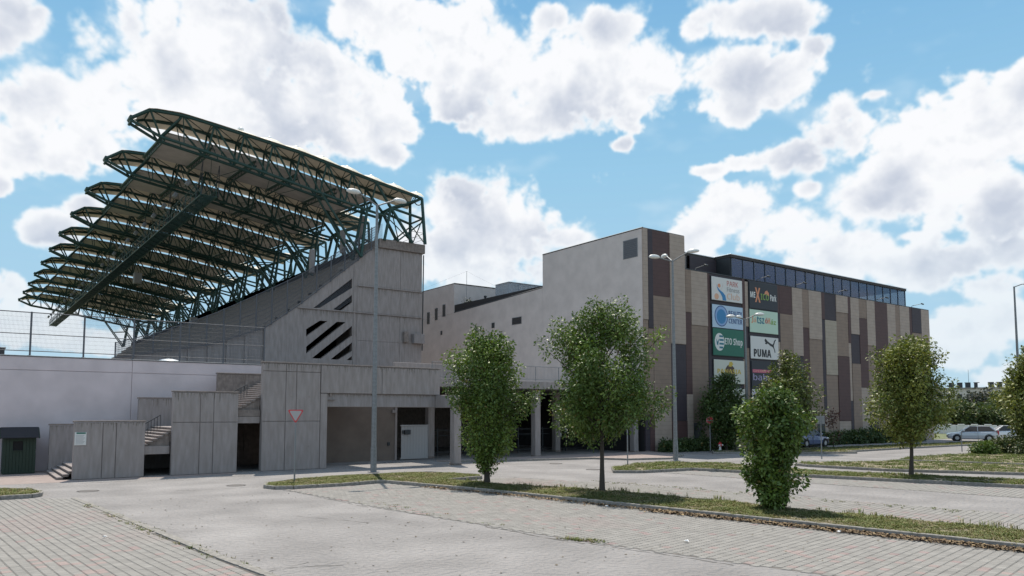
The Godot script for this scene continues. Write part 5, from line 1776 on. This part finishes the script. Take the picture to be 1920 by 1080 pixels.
	tree("sapling", "small bushy sapling on the verge left of the round yellowish tree", "sapling", p3(61.2, 0.1, 30.2), 110, [[0.5, 0.4], [1.2, 0.9], [1.9, 0.75], [2.6, 0.3]], {"clumps": 30, "leaves": 22, "clump_r": 0.4, "leaf": 0.2, "widest": 0.9, "trunk": 0.05, "dark": Color(0.08, 0.085, 0.03), "light": Color(0.19, 0.17, 0.06)})
	var spots := [[40.1, 36.0, 0.45], [41.5, 35.9, 0.6], [43.1, 35.7, 0.7], [46.2, 35.8, 0.5], [58.6, 35.9, 0.7], [60.2, 35.8, 0.85], [61.8, 35.8, 0.8], [63.4, 35.8, 0.9], [65.2, 35.7, 1.0], [67.2, 35.7, 1.4], [69.4, 35.7, 1.0], [71.9, 35.6, 0.9], [74.4, 35.6, 0.8]]
	var names := ["first low dark shrub from the shop corner", "second dark shrub from the shop corner", "dark shrub beside the grey facade door", "shrub at the foot of the dark tree", "hedge shrub just right of the blue car", "second hedge shrub right of the blue car", "third hedge shrub right of the blue car", "fourth hedge shrub right of the blue car", "hedge shrub left of the tallest hedge shrub", "tallest shrub of the facade hedge", "hedge shrub right of the tallest hedge shrub", "last but one hedge shrub towards the building end", "last hedge shrub towards the building end"]
	for i in spots.size():
		var s: float = spots[i][2]
		tree("hedge_shrub", names[i] + ", along the facade", "shrub", p3(spots[i][0], 0.0, spots[i][1]), 130 + i, [[0.1, 0.75 * s ** 0.3], [0.5 * s, 0.95 * s ** 0.3], [s, 0.35]], {"clumps": 30, "leaves": 60, "clump_r": 0.4, "leaf": 0.2, "widest": 1.0, "trunk": 0.03, "dark": Color(0.035, 0.065, 0.020), "light": Color(0.11, 0.16, 0.045), "fresh": 0.2, "group": "shrubs along the facade"})
	tree("roof_plant", "wild shrub growing on the low shop roof edge", "shrub", p3(39.2, 12.6, 60.2), 150, [[0.1, 0.7], [0.5, 0.8], [0.95, 0.3]], {"clumps": 14, "leaves": 40, "clump_r": 0.35, "leaf": 0.16, "widest": 0.9, "trunk": 0.02, "dark": Color(0.04, 0.05, 0.03), "light": Color(0.09, 0.1, 0.06)})
	tree("roof_plant", "wild green plant behind the terrace railing between the two big trees", "shrub", p3(30.5, 4.62, 44.0), 151, [[0.9, 0.6], [1.4, 0.8], [1.9, 0.3]], {"clumps": 14, "leaves": 50, "clump_r": 0.35, "leaf": 0.16, "widest": 0.9, "trunk": 0.02, "dark": Color(0.03, 0.04, 0.02), "light": Color(0.07, 0.085, 0.04)})
	# trees far behind the cars
	var far := [[156.6, 71.1, 3.4, "low far tree peeping past the facade end"], [142.9, 62.6, 4.4, "far tree right of the facade end"], [160.3, 68.4, 5.8, "far round tree left of the flat block windows"], [129.4, 53.8, 4.9, "far small tree behind the silver car roof"], [153.2, 61.2, 7.6, "far dark tree before the flat block"], [166.3, 63.9, 8.6, "tallest far dark tree before the flat block"], [145.8, 54.2, 6.6, "far tree behind the white parked car"], [142.0, 50.8, 8.2, "far tree left of the right edge tree"], [138.7, 47.0, 9.2, "far tall tree at the right edge"], [141.8, 44.7, 9.0, "farthest right tree, partly beyond the picture"], [132.0, 50.0, 3.6, "low far bush behind the parked cars"]]
	for i in far.size():
		var h: float = far[i][2] * 0.82
		var w := h * 0.45 + 1.2
		var darkish := i in [4, 5]
		tree("far_tree", far[i][3], "tree", p3(far[i][0], 0.0, far[i][1]), 160 + i, [[0.6, w * 0.7], [h * 0.35, w], [h * 0.7, w * 0.8], [h, w * 0.2]], {"clumps": 60, "leaves": 55, "clump_r": 1.1, "leaf": 0.55, "widest": w, "trunk": 0.2, "mat": "far_leaf", "dark": Color(0.035, 0.042, 0.035) if darkish else Color(0.06, 0.09, 0.035), "light": Color(0.08, 0.08, 0.065) if darkish else Color(0.16, 0.19, 0.065), "group": "trees beyond the car park"})

func make_far() -> void:
	var t := thing("apartment_block", "distant pale grey flat-roofed apartment block behind the trees", "building", p3(253.3, 0, 99.3), -1.19)
	part("wall", Vector3(-14.0, 0, -12), Vector3(22, 10.3, 0), M.side_render, t)
	var rf := part("roof", Vector3(-14.3, 10.3, -12.3), Vector3(22.3, 10.7, 0.3), M.concrete_grey, t)
	for k in [-9.5, -7.2, -5.0, -2.6, 1.2, 3.4, 5.6, 9.5]:
		part("chimney", Vector3(k, 10.7, -6), Vector3(k + (1.5 if int(k) % 2 else 1.0), 12.3, -4.5), M.dark_steel, rf)
		part("chimney", Vector3(k - 0.15, 12.3, -6.15), Vector3(k + 1.5, 12.45, -4.35), M.soffit, rf)
	for i in 13:
		for j in 3:
			var w := part("window", Vector3(-12.5 + i * 2.6, 1.2 + j * 3.0, 0.0), Vector3(-11.0 + i * 2.6, 2.7 + j * 3.0, 0.04), M.white_panel, t)
			part("pane", Vector3(-12.4 + i * 2.6, 1.3 + j * 3.0, 0.04), Vector3(-11.1 + i * 2.6, 2.6 + j * 3.0, 0.06), M.dark_glass, w)
	var mast := MB.new()
	mast.tube(Vector3(-4.0, 10.7, -5), Vector3(-4.0, 16.5, -5), 0.06, 0.04, 5)
	obj("aerial", mast, M.dark_steel, rf)
	var w2 := thing("boundary_wall", "long low white wall behind the silver car", "wall", p3(105.6, 0, 46.5), -1.19)
	for i in 8:
		part("wall_bay", Vector3(-6.0 + i * 1.5, 0, -0.15), Vector3(-4.53 + i * 1.5, 1.15, 0.15), M.white_paint, w2, 0.02)
		part("cap", Vector3(-5.9 + i * 1.5, 1.15, -0.2), Vector3(-5.1 + i * 1.5, 1.28, 0.2), M.white_paint, w2, 0.02)
	car("silver hatchback parked side-on on the far road", M.car_silver, p3(79.4, 0, 32.4), deg_to_rad(110 + 8))
	car("white car half hidden behind the silver hatchback", M.car_white, p3(85.4, 0, 31.8), deg_to_rad(110 + 14))
	car("dusty blue car parked along the facade behind the shrubby tree", M.car_blue, p3(55.2, 0, 34.9), 0.0)

# ---------------------------------------------------------------- ground

func island(called: String, poly: Array, kerbs: Array, grass_n: float, tall: float, bare: float, green := 0.0) -> void:
	var o := struct(called, slab(poly, 0.0, 0.095), M.earth)
	for k in kerbs:
		kerb_row(o, k)
	grass(poly, grass_n, 0.095, tall, bare, "grass", green)

func cracks(road: Node) -> void:
	# fine open cracks and worn seams in the asphalt
	for k in [[9.25, 26.3, 9.62, 20.0, 0.022], [9.62, 20.0, 10.2, 15.0, 0.03], [10.2, 15.0, 10.62, 11.8, 0.03], [10.62, 11.8, 11.3, 8.6, 0.02], [4.35, 13.2, 5.6, 12.7, 0.014], [4.3, 12.9, 5.2, 13.3, 0.01], [5.2, 28.3, 8.9, 27.9, 0.02], [7.2, 19.5, 8.3, 17.2, 0.010], [18.9, 25.6, 22.6, 14.0, 0.02], [23.0, 31.0, 29.5, 29.0, 0.02], [3.2, 33.4, 10.0, 33.2, 0.02]]:
		var b := MB.new()
		var a := Vector2(k[0], k[1])
		var z := Vector2(k[2], k[3])
		var n := int(a.distance_to(z) / 0.14)
		var side := (z - a).normalized().orthogonal()
		var off := 0.0
		var last := a
		var lw := 0.0
		for i in range(1, n + 1):
			off = clampf(off + rng.randf_range(-0.03, 0.03), -0.14, 0.14)
			var p := a.lerp(z, float(i) / n) + side * off
			var w: float = k[4] * rng.randf_range(0.15, 1.3) if rng.randf() < 0.8 else 0.001
			b.quad(p3(last.x - side.x * lw, 0.004, last.y - side.y * lw), p3(last.x + side.x * lw, 0.004, last.y + side.y * lw), p3(p.x + side.x * w, 0.004, p.y + side.y * w), p3(p.x - side.x * w, 0.004, p.y - side.y * w), Vector3.UP)
			last = p
			lw = w
		obj("road_crack", b, M.crack, road)

func make_ground() -> void:
	flat([[-900, -900], [1200, -900], [1200, 1200], [-900, 1200]], -0.03, "ground", M.far_ground)
	var road := flat([[-60, -40], [150, -40], [150, 36.8], [81, 36.8], [81, 60], [38, 60], [-60, 60]], 0.0, "road", M.asphalt)
	# block-paved parking bays
	var bay := [[-1.0, 28.3], [2.06, 28.3], [2.87, 27.5], [3.27, 22.94], [3.66, 18.16], [3.91, 14.78], [4.14, 12.68], [4.3, 10.5], [0.2, 10.5], [-1.0, 15]]
	pave(flat(bay, 0.004, "parking_pavement", M.joint_dark), bay, Vector2(0.09, -0.996), true)
	kerb_row(road, [[2.97, 27.63], [3.37, 22.94], [3.76, 18.16], [4.01, 14.78], [4.24, 12.68], [4.45, 9.5]], 0.028, 0.17, 1.0, "edging_stone")
	grass([[2.95, 25.5], [3.25, 25.5], [3.68, 18.16], [4.02, 14.0], [3.90, 14.0], [3.5, 18.16]], 55.0, 0.006, 0.05, 0.75)
	grass([[3.40, 23.0], [3.48, 23.0], [4.34, 12.5], [4.26, 12.5]], 60.0, 0.0, 0.04, 0.6)
	bay = [[9.35, 26.2], [9.74, 20.05], [10.3, 15.09], [10.7, 12], [11.4, 8.7], [11.9, 6.5], [12.6, 2.5], [17.35, 2.5], [16.6, 8.08], [15.95, 12.31], [15.35, 16.0], [14.75, 19.9], [14.08, 22.9], [13.3, 26.2]]
	pave(flat(bay, 0.004, "parking_pavement", M.joint_sand), bay, Vector2(0.985, 0.16), true)
	bay = [[15.7, 25.5], [16.55, 22.5], [17.2, 20.8], [17.95, 18.7], [18.4, 16.1], [18.7, 14.0], [18.9, 11.2], [19.4, 6.5], [19.9, 2.5], [23.6, 2.5], [22.9, 8.2], [22.0, 14.5], [21.1, 18], [20.2, 21.6], [18.7, 25.5]]
	pave(flat(bay, 0.004, "parking_pavement", M.joint_sand), bay, Vector2(0.985, 0.16), false)
	bay = [[25.9, 23.6], [26.3, 19.5], [26.8, 15.0], [27.4, 9.7], [28.0, 6.5], [31.5, 6.5], [30.7, 11.09], [29.5, 15.3], [28.7, 18.15], [28.35, 21.33], [27.9, 23.5]]
	pave(flat(bay, 0.004, "parking_pavement", M.joint_sand), bay, Vector2(0.985, 0.16), false)
	grass([[10.4, 12.6], [10.75, 12.6], [11.1, 11.7], [10.9, 11.5], [10.62, 12.1]], 260.0, 0.004, 0.05, 0.85)
	grass([[9.72, 21.5], [10.3, 21.5], [10.8, 14.5], [10.3, 14.5]], 10.0, 0.006, 0.04, 0.5)
	grass([[20.0, 22.5], [20.8, 22.5], [22.6, 9.0], [21.8, 9.0]], 14.0, 0.006, 0.05, 0.5)
	# raised grass islands with kerbs
	island("grass_island", [[8.95, 27.3], [9.1, 26.6], [9.64, 26.3], [11.44, 26.24], [13.01, 26.6], [13.35, 26.4], [14.2, 22.9], [14.85, 19.9], [15.45, 16], [16.05, 12.3], [16.75, 8], [17.6, 2], [19.9, 2], [19.2, 6.9], [19.0, 9], [18.7, 11.2], [18.5, 14], [18.2, 16.1], [17.8, 18.7], [17.0, 20.8], [16.4, 22.5], [15.6, 25.6], [17.35, 25.8], [17.95, 26.7], [16.89, 29.2], [14, 29.7], [12.68, 29.6], [10.81, 29.2], [9.39, 28.3]],
		[[[9.39, 28.3], [8.95, 27.3], [9.1, 26.6], [9.64, 26.3], [11.44, 26.24], [13.01, 26.6], [13.35, 26.4], [14.2, 22.9], [14.85, 19.9], [15.45, 16], [16.05, 12.3], [16.75, 8], [17.6, 2]], [[15.6, 25.6], [17.35, 25.8], [17.95, 26.7], [16.89, 29.2], [14, 29.7], [12.68, 29.6], [10.81, 29.2], [9.39, 28.3]]], 300.0, 0.055, 0.5)
	grass([[15.6, 24.5], [16.3, 22.5], [17.6, 18.9], [18.2, 15.5], [18.8, 9.0], [19.6, 3.0], [19.9, 3.0], [19.1, 9.0], [18.55, 15.5], [17.9, 18.9], [16.5, 22.5], [15.8, 24.5]], 30.0, 0.095, 0.16, 0.8, "weeds")
	cracks(road)
	island("grass_island", [[-3, 31.6], [1.18, 31.47], [2.07, 30.82], [2.25, 29.6], [2.17, 28.89], [1.91, 28.55], [1.07, 28.5], [-3, 28.55]], [[[1.18, 31.47], [2.07, 30.82], [2.25, 29.6], [2.17, 28.89], [1.91, 28.55], [1.07, 28.5], [-3, 28.55]]], 200.0, 0.07, 0.8)
	island("grass_island", [[23.95, 24.77], [25.02, 23.98], [28.0, 23.7], [28.63, 21.33], [28.97, 18.15], [29.79, 15.3], [31.02, 11.09], [32.2, 6], [34.8, 6], [33.6, 11.87], [33.1, 15.72], [31.5, 19.33], [31.99, 23.57], [32.56, 25.2], [30.8, 27.6], [28.71, 27.9], [25.5, 26.5]], [[[25.5, 26.5], [23.95, 24.77], [25.02, 23.98], [28.0, 23.7], [28.63, 21.33], [28.97, 18.15], [29.79, 15.3], [31.02, 11.09], [32.2, 6]]], 130.0, 0.08, 0.75, 0.2)
	island("grass_island", [[34.97, 22.7], [34.57, 21.79], [34.93, 17.92], [37.43, 13.35], [38.6, 8], [43.4, 8], [43.4, 15.4], [42.0, 20.8], [38.71, 21.9], [36.51, 23.4]], [[[36.51, 23.4], [34.97, 22.7], [34.57, 21.79], [34.93, 17.92], [37.43, 13.35], [38.6, 8]]], 70.0, 0.09, 0.9, 0.35)
	island("grass_island", [[42.6, 21.2], [45.51, 22.2], [50.91, 21.9], [62, 21.4], [62, 8], [44.4, 8], [44.2, 15.69]], [[[50.91, 21.9], [45.51, 22.2], [42.6, 21.2], [44.2, 15.69], [44.4, 8]]], 60.0, 0.10, 0.95, 0.5)
	island("grass_verge", [[40.74, 32.6], [43.04, 31.0], [45.78, 29.0], [48.57, 27.0], [49.3, 28.2], [57.38, 28.3], [72.77, 27.9], [92, 27.5], [92, 29.8], [79, 30.3], [65.41, 31.4], [57.69, 32.0], [50.62, 32.6], [42.48, 34.1]], [[[42.48, 34.1], [40.74, 32.6], [43.04, 31.0], [45.78, 29.0], [48.57, 27.0], [49.3, 28.2], [57.38, 28.3], [72.77, 27.9], [92, 27.5]]], 60.0, 0.08, 0.85, 0.2)
	# reddish paving before the entrance
	var fc := struct("forecourt_pavement", slab([[21.5, 36.4], [22.2, 35.4], [24.64, 34.56], [26.39, 33.86], [30.09, 32.99], [31.04, 31.0], [33.76, 30.2], [37.2, 32.2], [38.3, 36.5]], 0.0, 0.07), M.forecourt)
	kerb_row(fc, [[22.2, 35.4], [24.64, 34.56], [26.39, 33.86], [30.09, 32.99], [31.04, 31.0], [33.76, 30.2], [37.2, 32.2], [38.3, 36.5]], 0.11, 0.12, 1.0)
	flat([[-8, 41.4], [-8, 34.6], [3.0, 34.3], [6.5, 34.2], [10.0, 34.4], [10.0, 35.1], [3.6, 35.1], [3.3, 41.4]], 0.004, "forecourt_pavement", M.forecourt)
	var lids := [[3.65, 29.87, "round iron manhole cover on the road by the left grass island"], [25.85, 31.2, "iron manhole cover on the road before the entrance kerb"], [24.6, 26.9, "flat iron cover on the road beside the second grass island"], [8.4, 28.9, "iron manhole cover on the road before the tall concrete wall"]]
	for k in lids:
		var t := thing("manhole_cover", k[2], "manhole cover", p3(k[0], 0, k[1]))
		var b := MB.new()
		b.tube(Vector3.ZERO, Vector3(0, 0.008, 0), 0.31, 0.30, 24)
		obj("lid", b, M.iron, t)
		b = MB.new()
		b.ring(Vector3(0, 0.004, 0), Vector3.UP, 0.34, 0.010, 24)
		obj("rim", b, M.iron, t)

func make_litter() -> void:
	# dry leaves swept against the kerb
	var b := MB.new()
	b.quad(Vector3(-0.03, 0.0, -0.018), Vector3(0.0, 0.012, -0.03), Vector3(0.035, 0.004, 0.0), Vector3(0.0, 0.02, 0.022), Vector3.UP)
	b.tri(Vector3(-0.03, 0.0, -0.018), Vector3(0.0, 0.02, 0.022), Vector3(-0.035, 0.014, 0.012), Vector3(0.2, 1, 0.2).normalized())
	var where := []
	var tints := []
	var line := [[2.0, 17.55], [8.0, 16.68], [12.3, 15.98], [16.0, 15.38], [19.9, 14.78], [26.0, 13.4]]
	for i in 5200:
		var v := rng.randf_range(3.5, 14.5) if i < 4400 else rng.randf_range(14.0, 24.0)
		var u := curve(v, line) - absf(rng.randfn(0.0, 0.16)) - 0.07
		where.append(Transform3D(Basis(Vector3.UP, rng.randf() * TAU).rotated(Vector3.RIGHT, rng.randf_range(-0.5, 0.5)).scaled(Vector3.ONE * rng.randf_range(0.5, 1.4)), p3(u, 0.032 + rng.randf() * 0.03, v)))
		tints.append(Color(0.12, 0.075, 0.04).lerp(Color(0.34, 0.25, 0.13), rng.randf() * rng.randf()) * rng.randf_range(0.7, 1.2))
	for i in 420:
		var v := rng.randf_range(6.0, 26.0)
		var u := rng.randf_range(3.5, 19.0)
		where.append(Transform3D(Basis(Vector3.UP, rng.randf() * TAU).scaled(Vector3.ONE * rng.randf_range(0.3, 0.9)), p3(u, 0.034 if u > 10.0 else 0.006, v)))
		tints.append(Color(0.10, 0.08, 0.05) * rng.randf_range(0.6, 1.6))
	copies("fallen_leaves", b.mesh(), M.litter, where, tints)
	var bits := [[13.95, 23.6, "crumpled white scrap by the kerb near the left bushy tree"], [15.05, 15.9, "white paper scrap at the kerb, right of the round tree's shadow"], [12.3, 10.6, "small white scrap on the paving, middle of the bay"], [16.05, 9.4, "pale scrap among the swept leaves"], [2.6, 18.4, "tiny white scrap on the paving left of the flush kerb"], [15.75, 12.6, "white scrap in the gutter before the shrubby tree"]]
	for k in bits:
		var t := thing("paper_scrap", k[2], "litter", p3(k[0], 0.035, k[1]), rng.randf() * TAU)
		var m := MB.new()
		m.cbox(Vector3(-0.035, 0, -0.025), Vector3(0.03, 0.03, 0.03), 0.012, Transform3D(Basis(Vector3(0.3, 1, 0.2).normalized(), 0.5), Vector3.ZERO))
		m.quad(Vector3(-0.06, 0.004, -0.03), Vector3(0.03, 0.02, -0.05), Vector3(0.06, 0.01, 0.03), Vector3(-0.03, 0.035, 0.04), Vector3.UP)
		obj("paper", m, M.white_paint, t)

# ---------------------------------------------------------------- scene

func _ready() -> void:
	var cam := Camera3D.new()
	cam.name = "camera"
	add_child(cam)
	cam.position = Vector3(0, 2.7, 0)
	cam.rotation = Vector3(atan(105.0 / 1400.0), -deg_to_rad(36.3), 0)
	cam.set_frustum(0.2 * 1080.0 / 1400.0, Vector2(0, 0.2 * 130.0 / 1400.0), 0.2, 3000.0)
	cam.current = true
	var env := Environment.new()
	env.background_mode = Environment.BG_SKY
	env.sky = make_sky()
	env.tonemap_mode = Environment.TONE_MAPPER_LINEAR
	env.tonemap_exposure = 1.0
	env.sdfgi_enabled = true
	env.ssao_enabled = true
	env.ssil_enabled = true
	var we := WorldEnvironment.new()
	we.name = "world_environment"
	we.environment = env
	add_child(we)
	var sun := DirectionalLight3D.new()
	sun.name = "sun"
	sun.light_color = Color(1.0, 0.965, 0.91)
	sun.light_energy = 1.6
	sun.light_angular_distance = 0.53
	sun.shadow_enabled = true
	add_child(sun)
	var to_sun := Vector3(0.20, 1.0, -0.50).normalized()
	sun.look_at_from_position(to_sun * 300.0, Vector3.ZERO, Vector3.RIGHT)

	rng.seed = 20240
	bold_font = SystemFont.new()
	bold_font.font_names = PackedStringArray(["Droid Sans"])
	bold_font.font_weight = 700
	sans_font = SystemFont.new()
	sans_font.font_names = PackedStringArray(["Droid Sans"])
	heavy_font = FontVariation.new()
	heavy_font.base_font = bold_font
	heavy_font.variation_embolden = 0.7
	make_materials()
	make_ground()
	make_front_walls()
	make_white_wall()
	make_gateway()
	make_stand()
	make_mall()
	make_billboards()
	make_hut()
	make_lamps()
	make_signs()
	make_far()
	make_trees()
	make_litter()
